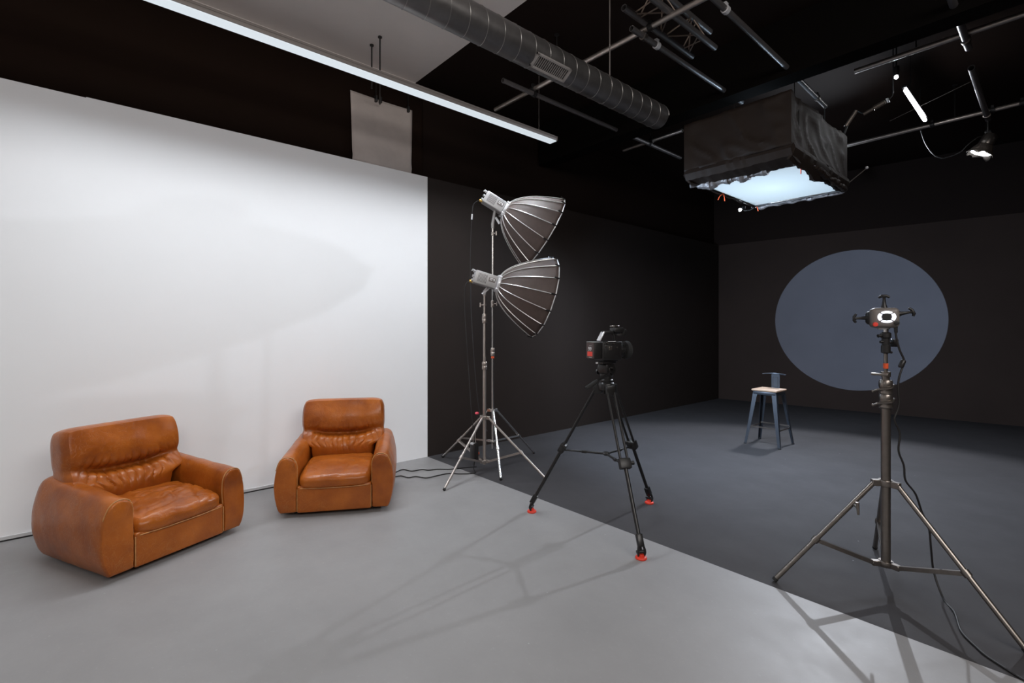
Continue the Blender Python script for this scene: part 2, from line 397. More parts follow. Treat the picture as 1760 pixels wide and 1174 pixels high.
# ------------------------------------------------------------------ spiral duct
t = thing('spiral_duct', 'dark round spiral ventilation duct with a slotted grille, hung below the ceiling', 'duct', (-2.47, 1.5, 3.42))
DX, DZ, DR = -2.47, 3.42, .106
bm = new(); yy = [-3.2, 3.93]; pr_ = []
L_ = yy[1]-yy[0]; mwd = Matrix.Translation((DX, yy[0], DZ)) @ Matrix.Rotation(R(-90), 4, 'X')
lathe(bm, [(DR, 0), (DR, L_-.006), (DR-.006, L_), (DR-.03, L_), (DR-.035, L_-.02), (0, L_-.02)], 56, mwd)
obj('pipe_body', bm, 'duct', t)
bm = new(); pts = []
turns = L_/.137; k = int(turns*40)
for i in range(k+1):
    a = 2*math.pi*i/40; pts.append((DX+math.cos(a)*(DR+.0005), yy[0]+.137*i/40, DZ-math.sin(a)*(DR+.0005)))
tube(bm, pts, .0022, 5); obj('spiral_seam', bm, 'seam', t)
# grille on the lower camera side
gm = Matrix.Translation((DX, 2.47, DZ)) @ Matrix.Rotation(R(-35), 4, 'Y') @ Matrix.Translation((0, 0, -DR+.004))
bm = new(); W_, H_ = .17, .052
for a, b in (((-H_, -W_, -.012), (H_, -W_+.018, .02)), ((-H_, W_-.018, -.012), (H_, W_, .02)), ((-H_, -W_, -.012), (-H_+.014, W_, .02)), ((H_-.014, -W_, -.012), (H_, W_, .02))):
    box(bm, a, b, .001, 1, gm)
gr = obj('grille_frame', bm, 'grille', t)
bm = new()
for i in range(17):
    y = -W_+.026+i*(2*W_-.052)/16
    box(bm, (-H_+.012, y-.0035, -.010), (H_-.012, y+.0035, -.007), 0, 1, gm @ Matrix.Translation((0, y, 0)) @ Matrix.Rotation(R(25), 4, 'X') @ Matrix.Translation((0, -y, 0)))
obj('slats', bm, 'grille', gr)
bm = new(); box(bm, (-H_+.01, -W_+.012, .004), (H_-.01, W_-.012, .006), 0, 1, gm); obj('opening', bm, 'rubber', gr)
for y in (3.212, -.6):
    bm = new(); rod(bm, (DX, y, DZ+DR), (DX, y, ZC), .005, 8); obj('hanger_rod', bm, 'alu', t)
bm = new(); box(bm, (DX+.085, 3.40, DZ-.035), (DX+.1, 3.42, DZ-.02), .002); obj('rivet', bm, 'seam', t)

# ------------------------------------------------------------------ pipe grid
def gpipe(label, a, b, r, m, joints=(), group='pipes of the ceiling grid', name='ceiling_pipe'):
    a = V(a); b = V(b)
    t = thing(name, label, 'pipe', (a+b)/2, 0, group)
    bm = new(); pipe(bm, a, b, r); obj('tube', bm, m, t)
    d = (b-a).normalized()
    for s, mm in joints:
        p = a+d*s
        bm = new(); mwj = axis_mw(p, d)
        lathe(bm, [(r+.001, -.022), (r+.008, -.02), (r+.008, .02), (r+.001, .022)], 18, mwj)
        box(bm, (-.014, -.02, 0), (.014, .02, r+.03), .003, 1, Matrix.Translation(p))
        obj('clamp', bm, mm, t)
    return t
def drop(x, y, z, label):
    bm = new(); rod(bm, (x, y, z+.024), (x, y, ZC), .006, 8); lathe(bm, [(.025, 0), (.025, .008)], 12, Matrix.Translation((x, y, ZC-.008)))
    tag(obj('pipe_hanger', bm, 'black'), label, 'rod', 'hangers of the pipe grid')
Z1, Z2 = 3.90, 3.952
RP = .023
gpipe('silver crosswise ceiling pipe that crosses behind the spiral duct', (-4.25, 3.46, Z2), (-1.72, 3.46, Z2), RP, 'galv', ((.62, 'black'), (2.0, 'black')))
gpipe('crosswise ceiling pipe beyond the dark beam, short run left of the softbox', (-4.06, 5.58, Z2), (-3.17, 5.57, Z2), RP, 'galv', ((.45, 'black'),))
gpipe('crosswise ceiling pipe beyond the dark beam, run to the right of the softbox', (-1.36, 5.53, Z2), (2.9, 5.47, Z2), RP, 'galv', ((.77, 'black'),))
gpipe('crosswise ceiling pipe furthest from the camera, carrying the foil hooded lamp', (-4.0, 7.72, Z2), (2.9, 7.64, Z2), RP, 'galv', ((2.9, 'black'), (3.42, 'black'), (3.65, 'black')))
gpipe('dark lengthwise ceiling pipe nearest the left wall, its near run before the beam', (-3.62, 3.04, Z1), (-3.62, 4.84, Z1), RP, 'black_pipe', ((.42, 'black'),))
gpipe('dark lengthwise ceiling pipe nearest the left wall, its far run after the beam', (-3.62, 5.10, Z1), (-3.62, 6.31, Z1), RP, 'black_pipe', ((.46, 'black'),))
gpipe('dark lengthwise ceiling pipe under the lattice truss, right beside its open end', (-2.315, 3.29, Z1), (-2.305, 4.855, Z1), RP, 'black_pipe', ((.17, 'steel_dark'), (.36, 'bright')))
gpipe('stub of lengthwise ceiling pipe between the dark beam and the hanging softbox', (-2.30, 5.08, Z1), (-2.30, 5.25, Z1), RP, 'black_pipe')
gpipe('lengthwise ceiling pipe lit blue, running up to the beam over the room centre', (-1.705, 2.6, Z1), (-1.72, 4.855, Z1), RP, 'black_pipe', ((1.03, 'bright'),))
gpipe('lengthwise ceiling pipe lit blue, passing above the near side of the softbox', (-1.725, 5.08, Z1), (-1.748, 6.03, Z1), RP, 'black_pipe', ((.66, 'steel_dark'),))
gpipe('dark lengthwise ceiling pipe at far right, the run nearer the camera', (-.572, 4.55, Z1), (-.578, 5.70, Z1), RP+.003, 'black_pipe', ((.98, 'steel_dark'),))
gpipe('dark lengthwise ceiling pipe at far right, the run ending at the foil hooded lamp', (-.605, 6.15, Z1), (-.628, 7.82, Z1), RP+.003, 'black_pipe', ((1.5, 'steel_dark'),))
for (x, y), lab in zip(((-3.3, 3.46), (-3.62, 5.56), (-.9, 5.52), (-.9, 7.7), (-2.9, 7.72)), ('over the crosswise pipe behind the duct', 'over the far run of the pipe nearest the left wall', 'over the middle crosswise pipe at right', 'over the furthest crosswise pipe at right', 'over the furthest crosswise pipe behind the softbox')):
    drop(x, y, Z2, 'thin black hanger rod '+lab)

# lattice truss
t = thing('lattice_truss', 'short black triangular lattice truss lying on the ceiling pipes', 'truss', (-2.18, 3.65, 3.98))
ch = [((-2.28, 3.14, 3.985), (-2.28, 4.18, 3.985)), ((-2.075, 3.0, 3.985), (-2.075, 4.2, 3.985)), ((-2.14, 3.10, 4.17), (-2.14, 4.24, 4.17))]
for a, b in ch:
    bm = new(); pipe(bm, a, b, .025); obj('chord', bm, 'black_pipe', t)
for i, j in ((0, 1), (1, 2), (0, 2)):
    bm = new(); 
    for q in range(2):
        ya = 3.26+q*.45
        for (p, c0), (p2, c1) in (((ya, i), (ya+.20, j)), ((ya+.20, j), (ya+.40, i))):
            A = V(ch[c0][0]); A.y = p; B = V(ch[c1][0]); B.y = p2; rod(bm, A, B, .006, 6)
    for yy_ in (3.34, 4.0):
        A = V(ch[i][0]); A.y = yy_; B = V(ch[j][0]); B.y = yy_; rod(bm, A, B, .006, 6)
    obj('lattice', bm, 'lattice', t)

# ceiling plate
t = thing('ceiling_vent', 'small square grey grille on the black ceiling, near the top edge of the view', 'vent', (-1.84, 5.55, ZC))
bm = new(); vx, vy = -1.87, 5.57
for a, b in (((-.075, -.17, -.02), (-.05, .17, 0)), ((.05, -.17, -.02), (.075, .17, 0)), ((-.075, -.17, -.02), (.075, -.12, 0)), ((-.075, .13, -.02), (.075, .17, 0))):
    box(bm, (vx+a[0], vy+a[1], ZC+a[2]-.001), (vx+b[0], vy+b[1], ZC-.001))
obj('vent_frame', bm, mat('vent_grey', (.30, .26, .25), .6), t)
bm = new(); box(bm, (vx-.05, vy-.12, ZC-.012), (vx+.05, vy+.13, ZC-.001)); obj('vent_panel', bm, mat('vent_dark', (.13, .11, .105), .6), t)

# ------------------------------------------------------------------ overhead softbox
sbx0, sbx1, sby0, sby1, sbz = -2.56, -1.63, 4.86, 6.20, 3.0
t = thing('overhead_softbox', 'large black fabric softbox with glowing pale blue diffuser hung from the ceiling pipes', 'softbox', (-2.095, 5.53, 3.0))
bm = new(); box(bm, (-.435, -.62, -.003), (.435, .62, .003)); 
o = obj('diffuser', bm, 'softdiff', t, local=True)
bm = new()
for a, b in (((sbx0, sby0, 2.992), (sbx0+.03, sby1, 3.022)), ((sbx1-.03, sby0, 2.992), (sbx1, sby1, 3.022)), ((sbx0, sby0, 2.992), (sbx1, sby0+.03, 3.022)), ((sbx0, sby1-.03, 2.992), (sbx1, sby1, 3.022))):
    box(bm, a, b, .004)
obj('frame', bm, 'steel_dark', t)
# skirt: four wrinkled walls, hem drawn in under the frame
def skirt():
    bm = new(); per = []
    x0, x1, y0, y1 = sbx0-.05, sbx1+.03, sby0-.24, sby1+.03
    seq = [((x0, y0), (x1, y0)), ((x1, y0), (x1, y1)), ((x1, y1), (x0, y1)), ((x0, y1), (x0, y0))]
    cols = []
    for (a, b) in seq:
        a = V((*a, 0)); b = V((*b, 0)); nrm = (b-a).normalized().cross(V((0,0,1)))
        for i in range(48):
            s = i/48; cols.append((a.lerp(b, s), nrm, min(s, 1-s), len(cols)))
    rows_ = []
    ctr = V(((x0+x1)/2, (y0+y1)/2, 0))
    for p, nrm, e, idx in cols:
        col = []
        for j in range(19):
            h = j/18; z = 3.10+.48*h
            env = sstep(0, .12, e)
            n1 = noise.noise(V((p.x*3.3+z*2.2, p.y*3.3-z*1.5, z*1.3)))
            fold = 1-abs(noise.noise(V((p.x*5+z*4, p.y*5+z*4.5, 2.7)))*2)
            d = env*(.035*n1+.022*fold**3 - .012)
            col.append(bm.verts.new((p.x+nrm.x*d, p.y+nrm.y*d, z)))
        rows_.append(col)
    K = len(rows_)
    for i in range(K):
        A = rows_[i]; B = rows_[(i+1) % K]
        for j in range(18): bm.faces.new((A[j], B[j], B[j+1], A[j+1]))
    return bm, rows_
bm, _ = skirt()
o = obj('skirt', bm, 'skirt', t); so = o.modifiers.new('thickness', 'SOLIDIFY'); so.thickness = .004
# gathered hem, one roll per side
def hem(a, b, drop_, seed, m, wid=0.):
    bm = new(); a = V(a); b = V(b); d = (b-a); n = 60; inn = V((-2.095, 5.53, 0)); rings = []
    for i in range(n+1):
        s = i/n; p = a+d*s; c = (V((inn.x, inn.y, 0))-V((p.x, p.y, 0))); nr = V((0,0,1)).cross(d.normalized())
        if nr.dot(c) < 0: nr = -nr
        ed = sstep(0, .1, min(s, 1-s))
        nz = noise.noise(V((s*5+seed, seed*3, 0))); n2 = noise.noise(V((s*22+seed, 1.7, seed)))
        w_ = wid+.045+.035*abs(nz)*2*ed
        sag = ed*(drop_*(.35+nz*.9) + .012*n2)
        z0 = 3.115
        prof = [(-.015, z0), (-.028, 3.07), (.0+.01*n2, 3.01-sag*.6), (w_*.6, 2.982-sag), (w_+.012*n2, 2.982-sag*.8), (w_*.9, 2.995-sag*.6), (.01, 3.03-sag*.2), (0.0, z0-.01)]
        rings.append([bm.verts.new((p.x+nr.x*u, p.y+nr.y*u, z)) for u, z in prof])
    for A, B in zip(rings, rings[1:]):
        for k in range(8): bm.faces.new((A[k], A[(k+1) % 8], B[(k+1) % 8], B[k]))
    bm.faces.new(rings[0]); bm.faces.new(rings[-1][::-1])
    obj('hem', bm, m, t)
hx0, hx1, hy0, hy1 = sbx0-.04, sbx1+.03, sby0-.22, sby1+.03
hem((hx0, hy0, 0), (hx0, hy1, 0), .0, 1.3, 'skirt')
hem((hx1, hy0, 0), (hx1, hy1, 0), .035, 4.1, 'skirt')
hem((hx0, hy0, 0), (hx1, hy0, 0), .02, 7.7, 'skirt', .17)
hem((hx0, hy1, 0), (hx1, hy1, 0), .03, 9.2, 'silver_cloth')
def roll(a, b, r, seed, m):
    bm = new(); a = V(a); b = V(b); pts = []; rr = []
    for i in range(64):
        s = i/63; p = a.lerp(b, s); e = sstep(0, .06, min(s, 1-s))
        n1 = noise.noise(V((s*7, seed, 0))); n2 = noise.noise(V((s*30, seed, 3)))
        pts.append(p+V((.012*n2, .012*n1, -.020*abs(n1)*e+.008*n2))); rr.append(max(.006, r*(.35+.65*e)*(1+.9*n1+.5*n2)))
    tube(bm, pts, rr, 9); obj('gathered_edge', bm, m, t)
roll((hx0+.02, sby0-.05, 2.985), (sbx1-.22, sby0-.02, 2.99), .040, 2.2, 'silver_cloth')
roll((hx0+.05, sby1+.02, 2.99), (hx1-.02, sby1+.03, 2.985), .022, 5.2, 'silver_cloth')
roll((hx1-.0, sby0+.25, 3.03), (hx1, sby1-.02, 2.99), .026, 8.2, 'skirt')
for p, q in (((sbx0+.02, 5.32), (-.05, -.04)), ((sbx0+.02, 5.34), (-.02, .07)), ((sbx0+.03, 6.17), (.03, -.01)), ((sbx1-.02, 5.0), (.01, -.03))):
    bm = new(); tube(bm, [(p[0], p[1], 2.99), (p[0]+q[0]*.5, p[1]+q[1]*.5, 2.965), (p[0]+q[0]*.8, p[1]+q[1]*.8, 2.925)], .005, 6); obj('tie', bm, 'orange', t)
bm = new()
for i in range(4):
    for j in range(2): box(bm, (-2.45+j*.42, 5.0+i*.27, 3.50), (-2.16+j*.42, 5.2+i*.27, 3.54), .004)
obj('lamp_head', bm, 'blackm', t)
for y in (5.05, 5.95):
    bm = new(); box(bm, (sbx0+.01, y, 3.545), (sbx1-.01, y+.04, 3.575)); obj('cross_bar', bm, 'blackm', t)
for x, y in ((-2.3, 5.07), (-2.3, 5.97), (-1.735, 5.09), (-1.74, 5.97)):
    bm = new(); rod(bm, (x, y, 3.56), (x, y, 3.878), .005, 6); obj('suspension_cable', bm, 'black', t)
for x, y in ((sbx0, sby0), (sbx0, sby1), (sbx1, sby0), (sbx1, sby1)):
    bm = new(); rod(bm, (x, y, 3.0), (x, y, 3.56), .012, 8); obj('corner_post', bm, 'blackm', t)
bm = new(); lathe(bm, [(.0, -.03), (.02, -.028), (.025, 0), (.02, .028), (0, .03)], 12, axis_mw((sbx0-.04, sby0-.08, 2.99), (1, 1, .3))); obj('corner_knob', bm, 'silver_cloth', t)

# small lamp clamped under the far left corner of the softbox
t = thing('clip_lamp', 'small bare bright lamp clipped under the far left corner of the softbox', 'lamp', (-2.66, 6.2, 2.95))
bm = new(); tube(bm, smooth_path([(-2.55, 6.2, 2.995), (-2.62, 6.22, 2.97), (-2.70, 6.23, 2.975)]), .007, 8); lathe(bm, [(.018, 0), (.024, .03), (.018, .045)], 14, axis_mw((-2.70, 6.22, 3.025), (-.3, -.2, -1))); obj('arm', bm, 'blackm', t)
bm = new(); bmesh.ops.create_icosphere(bm, subdivisions=3, radius=.018, matrix=Matrix.Translation((-2.735, 6.19, 2.985))); obj('bulb', bm, 'bulb', t)

# articulated clamp arms at the softbox's far right top corner
t = thing('articulated_bracket', 'jointed silver and black clamp arm sticking out above the right corner of the softbox', 'clamp', (-1.6, 6.2, 3.6))
bm = new(); tube(bm, [(-1.63, 6.18, 3.57), (-1.598, 6.2, 3.69)], .016, 10); obj('base_clamp', bm, 'blackm', t)
bm = new(); tube(bm, [(-1.606, 6.2, 3.685), (-1.508, 6.2, 3.825)], .020, 8); obj('lower_arm', bm, 'foil', t)
bm = new(); tube(bm, [(-1.508, 6.2, 3.825), (-1.47, 6.2, 3.79), (-1.441, 6.2, 3.771)], .007, 8); obj('link', bm, 'blackm', t)
bm = new(); tube(bm, [(-1.445, 6.2, 3.765), (-1.36, 6.2, 3.795), (-1.355, 6.2, 3.797), (-1.26, 6.2, 3.832)], [.018, .018, .026, .024], 8); obj('upper_arm', bm, 'foil', t)
for x in (-1.25, -1.235):
    bm = new(); tube(bm, [(x-.004, 6.2, 3.86), (x+.012, 6.2, 3.812)], .006, 8); obj('jaw', bm, 'bright', t)
bm = new(); tube(bm, [(-1.232, 6.2, 3.84), (-1.2, 6.2, 3.87), (-1.19, 6.18, 3.90), (-1.19, 6.18, ZC)], .006, 8); obj('stem', bm, 'black', t)
t = thing('tension_rod', 'thin short rod with a ball tip beside the right edge of the softbox', 'rod', (-1.5, 6.2, 3.1))
bm = new(); tube(bm, [(sbx1, 6.2, 3.03), (-1.42, 6.2, 3.185)], .005, 6); obj('shaft', bm, 'steel_dark', t)
bm = new(); bmesh.ops.create_icosphere(bm, subdivisions=2, radius=.016, matrix=Matrix.Translation((-1.415, 6.2, 3.192))); obj('tip', bm, 'bright', t)

# tube light and dot light on the black ceiling
t = thing('tube_light', 'short bright tube light under the black ceiling at right', 'light', (-1.1, 6.76, 3.9))
bm = new(); tube(bm, [(-1.098, 6.23, 3.9), (-1.11, 7.30, 3.9)], .017, 14); obj('tube', bm, 'led2', t)
bm = new(); box(bm, (-1.125, 6.2, 3.922), (-1.085, 7.33, 3.945), .003); obj('fitting', bm, 'blackm', t)
for y in (6.5, 7.0):
    bm = new(); rod(bm, (-1.105, y, 3.945), (-1.105, y, ZC), .003, 6); obj('suspension_cable', bm, 'black', t)
t = thing('spot_bulb', 'single small bright lamp in front of the tube light, below the middle crosswise pipe', 'lamp', (-1.1, 5.84, 3.9))
bm = new(); bmesh.ops.create_icosphere(bm, subdivisions=3, radius=.016, matrix=Matrix.Translation((-1.1, 5.84, 3.9))); obj('bulb', bm, 'bulb', t)
bm = new(); lathe(bm, [(.018, .015), (.026, .05), (.026, .10), (.006, .11), (.006, ZC-3.9)], 12, Matrix.Translation((-1.1, 5.84, 3.9))); obj('socket', bm, 'blackm', t)
bm = new(); rod(bm, (-1.36, 6.9, 3.86), (-.62, 6.6, 3.95), .0025, 6)
tag(obj('stay_wire', bm, 'steel_dark'), 'thin wire stretched past the bright tube light', 'wire')

# foil hooded lamp
t = thing('foil_hood_lamp', 'black foil hooded lamp glowing white, hung from the far right pipe crossing', 'lamp', (-.66, 7.78, 3.6))
axd = V((-.42, -.10, -.90)).normalized()
bm = new(); rod(bm, (-.628, 7.8, 3.88), (-.628, 7.8, 3.74), .012, 10); box(bm, (-.655, 7.775, 3.73), (-.60, 7.825, 3.765), .004); obj('hanger', bm, 'blackm', t)
bm = new(); tube(bm, [(-.70, 7.86, 3.63), (-.66, 7.83, 3.72), (-.60, 7.78, 3.73), (-.565, 7.74, 3.64)], .006, 8); obj('yoke', bm, 'steel_dark', t)
bm = new(); lathe(bm, [(0, -.07), (.05, -.068), (.068, -.04), (.07, .06), (.062, .085)], 20, axis_mw((-.625, 7.79, 3.655), axd)); obj('lamp_barrel', bm, 'steel_dark', t)
bm = new(); rings = []
for j in range(7):
    s = j/6; ring = []
    for k in range(36):
        a = 2*math.pi*k/36; n_ = noise.noise(V((math.cos(a)*2.2, math.sin(a)*2.2, s*2)))
        r = .068+.055*s+.030*n_*s
        ring.append(bm.verts.new((r*math.cos(a), r*math.sin(a), .05+.12*s+.05*n_*s*s)))
    rings.append(ring)
for A, B in zip(rings, rings[1:]):
    for k in range(36): bm.faces.new((A[k], A[(k+1) % 36], B[(k+1) % 36], B[k]))
bm.transform(axis_mw((-.625, 7.79, 3.655), axd)); o = obj('foil_hood', bm, 'foil', t); so = o.modifiers.new('thickness', 'SOLIDIFY'); so.thickness = .002
bm = new(); lathe(bm, [(0, .15), (.07, .155), (.092, .15), (.09, .13), (0, .13)], 24, axis_mw((-.625, 7.79, 3.655), axd)); obj('lit_lens', bm, 'foil_led', t)
bm = new(); tube(bm, smooth_path([(-1.21, 7.70, 3.925), (-1.17, 7.7, 3.761), (-1.099, 7.7, 3.607), (-1.025, 7.7, 3.532), (-.957, 7.7, 3.528), (-.855, 7.7, 3.555), (-.78, 7.7, 3.629), (-.70, 7.74, 3.70), (-.64, 7.8, 3.70)]), .006, 8)
tag(obj('lamp_cable', bm, 'cable'), 'black cable drooping from the far ceiling pipe to the foil hooded lamp', 'cable')
# rear spotlight (hidden from the photograph's viewpoint by the softbox)
t = thing('rear_spotlight', 'small black spotlight hung from the ceiling behind the softbox', 'lamp', (-2.62, 9.4, 3.95))
sd = (V((-1.3, 3.6, 0))-V((-2.62, 9.28, 3.9))).normalized()
bm = new(); lathe(bm, [(0, -.2), (.06, -.2), (.075, -.16), (.075, -.03), (.07, -.03), (.065, -.05), (0, -.05)], 20, axis_mw((-2.62, 9.28, 3.9), sd)); obj('barrel', bm, 'blackm', t)
bm = new(); rod(bm, (-2.64, 9.38, 3.98), (-2.64, 9.38, ZC), .01); obj('hanger', bm, 'blackm', t)

# ------------------------------------------------------------------ armchair
def armchair(label, loc, rz, seed, wr):
    T = thing('leather_armchair', label, 'armchair', loc, rz, 'pair of brown leather armchairs')
    rnd = random.Random(seed)
    # base box with front panel
    bm = new(); box(bm, (-.36, -.30, .045), (.36, .30, .24), .015); box(bm, (-.38, -.33, .06), (-.28, .33, .50), .04, 3)
    obj('base', bm, 'leather', T, local=True)
    bm = new(); box(bm, (.34, -.283, .035), (.405, .283, .245), .012, 3); fp = obj('front_panel', bm, 'leather', T, local=True)
    for y in (-.2815, .2815):
        bm = new(); rod(bm, (.404, y, .05), (.404, y, .225), .0035, 6); obj('piping', bm, 'worn', fp, local=True)
    for x in (-.26, .27):
        for y in (-.31, .31):
            bm = new(); lathe(bm, [(.03, 0), (.034, .012), (.034, .06)], 16, Matrix.Translation((x, y, 0))); obj('foot', bm, 'rubber', T, local=True)
    # arms
    prof0 = [(.300, .06), (.300, .20), (.298, .34), (.300, .40), (.318, .445), (.352, .468), (.398, .468), (.434, .448), (.459, .40), (.478, .33), (.488, .25), (.484, .17), (.466, .09), (.442, .040), (.418, .030), (.31, .034)]
    prof0 = [(.287+(a-.3)*.915, b+.008*(b > .3)) for a, b in prof0]
    pp = [V((a, b, 0)) for a, b in prof0]; cl = []
    for i in range(len(pp)):
        p0, p1, p2, p3 = pp[i-1], pp[i], pp[(i+1) % len(pp)], pp[(i+2) % len(pp)]
        for k in range(4):
            u = k/4; cl.append(.5*((2*p1)+(p2-p0)*u+(2*p0-5*p1+4*p2-p3)*u*u+(3*p1-p0-3*p2+p3)*u**3))
    cy, cz = .37, .25
    for sgn in (-1, 1):
        bm = new(); rings = []
        st = [(-.405, .0), (-.405, .35), (-.405, .86), (-.392, .955), (-.36, 1.0)] + [(-.36+.70*i/26, 1.0) for i in range(1, 27)] + [(.366, .998), (.384, .985), (.396, .96), (.402, .92), (.404, .5), (.404, .0)]
        for x, f in st:
            if f == 0: 
                rings.append([bm.verts.new((x, sgn*cy, cz))]); continue
            tt = (x+.40)/.8; ring = []
            for q in cl:
                y, z = q.x, q.y
                lift = (1-tt)*.055*sstep(.15, .46, z)
                y2 = cy+(y-cy)*f; z2 = cz+(z+lift-cz)*f
                bul = .010*math.sin(math.pi*tt)*sstep(.42, .48, y)
                # soft wrinkles
                wv = .0035*noise.noise(V((x*9+seed, y2*14, z2*11)))+.002*noise.noise(V((x*30, y2*16+seed, z2*22)))
                dr = V((0, y-cy, z-cz)).normalized()*wv*min(1, f)
                ring.append(bm.verts.new((x+.012*noise.noise(V((seed, y2*5, z2*5))), sgn*(y2+bul*f+dr.y), z2+dr.z)))
            rings.append(ring)
        n = len(cl)
        for A, B in zip(rings, rings[1:]):
            for k in range(n):
                k2 = (k+1) % n
                if len(A) == 1: bm.faces.new((A[0], B[k], B[k2]))
                elif len(B) == 1: bm.faces.new((A[k], A[k2], B[0]))
                else: bm.faces.new((A[k], A[k2], B[k2], B[k]))
        arm = obj('arm', bm, 'leather', T, local=True)
        # worn welt round the front edge
        bm = new(); pts = []
        for q in cl:
            if q.y < .05 and q.x < .38: continue
            pts.append(V((.388+.012*noise.noise(V((seed, q.x*5, q.y*5))), sgn*(cy+(q.x-cy)*.985), cz+(q.y-cz)*.988)))
        seg = pts[int(len(pts)*.10):int(len(pts)*.62)]
        tube(bm, seg, .0042, 6); obj('piping', bm, 'worn', arm, local=True)
    # seat cushion
    def fseat(c, q):
        front = sstep(.10, .27, c.x)
        top = c.z > 0
        z = c.z
        if top:
            z += .022*(1-(c.y/.3)**2)*(1-((c.x-.02)/.30)**2)
            wsum = 0
            for k in range(3):
                wsum += (1-abs(noise.noise(V((c.x*(5+k*5)+seed*1.7+k+c.y*3, c.y*(4+k*4)-c.x*2, k*3.1)))*2.0))**3*(.55**k)
            z -= wr*.011*wsum*(1-.3*front) 
            z -= wr*.010*noise.noise(V((c.x*6, c.y*9+seed, 0)))
        x = c.x
        if c.x > .2: x += .012*noise.noise(V((seed, c.y*7, c.z*9)))*wr + .010*(1-(c.z/.062)**2)
        y = c.y
        return V((x, y, z+.012*(1-front)))
    obj('seat_cushion', pillow((.285, .281, .060), (7, 7, 3.2), 76, fseat, Matrix.Translation((.132, 0, .282)) @ Matrix.Rotation(R(3), 4, 'Y')), 'leather', T, local=True)
    bm = new(); tube(bm, [(.413, -.262, .232), (.419, -.1, .227), (.419, .1, .227), (.413, .262, .232)], .003, 6); obj('seat_piping', bm, 'worn', T, local=True)
    # back: one cushion, thick head roll over a gathered lumbar
    def fback(c, q):
        # local: x thickness (front +), y width, z height (half .265)
        h = c.z; y = c.y; x = c.x
        yn = y/.37
        crease_z = -.012 - .014*(1-min(1, abs(yn)/.6)**2) + .028*max(0, abs(yn)-.45)/.55
        dz = h-crease_z
        frontness = sstep(0, .05, x)
        # width: lumbar sits between the arms
        wf = 1-.235*sstep(-.085, -.15, h)
        y2 = y*wf
        deep = (1-.80*sstep(.42, .85, abs(yn)))
        cre = math.exp(-(dz/.026)**2)*.070*deep
        bul_t = .022*math.exp(-((dz-.12)/.11)**2)
        bul_l = .044*math.exp(-((dz+.12)/.085)**2)
        x2 = x+frontness*(bul_t+bul_l-cre)
        # gathers fanning from the crease
        fall_l = sstep(-.20, -.03, dz)*sstep(.0, -.02, dz)
        fall_t = sstep(.11, .02, dz)*sstep(0, .015, dz)
        fan = y*(1+dz*1.6)
        g = (1-abs(math.sin(fan*62+2.2*noise.noise(V((fan*6+seed, dz*3, 1)))+seed)))**2
        g2 = noise.noise(V((fan*34+seed, dz*5, 4)))
        amp = sstep(.95, .55, abs(yn))
        x2 -= frontness*amp*(fall_l*((.017*g+.012*g2))+fall_t*(.009*g+.008*g2))*(.8+.4*wr)
        x2 += frontness*.006*noise.noise(V((y*7, h*9, seed)))
        # side pinch at the crease ends
        y2 -= math.copysign(.006*math.exp(-(dz/.03)**2)*sstep(.75, 1, abs(yn)), y)
        return V((x2, y2, h))
    mwk = Matrix.Translation((-.262, -.025*wr, .556-.008*wr)) @ Matrix.Rotation(R(-9), 4, 'Y')
    obj('backrest', pillow((.115, .362, .290), (3.2, 9, 7), 104, fback, mwk), 'leather', T, local=True)
    return T
armchair('brown leather armchair turned further right, the nearer one at the left with rumpled seat', (-4.235, .315, 0), R(24.5), 2.0, 1.0)
armchair('orange brown leather armchair with smooth seat, the one nearer the lighting stands', (-4.235, 1.70, 0), R(-29.5), 5.3, .35)

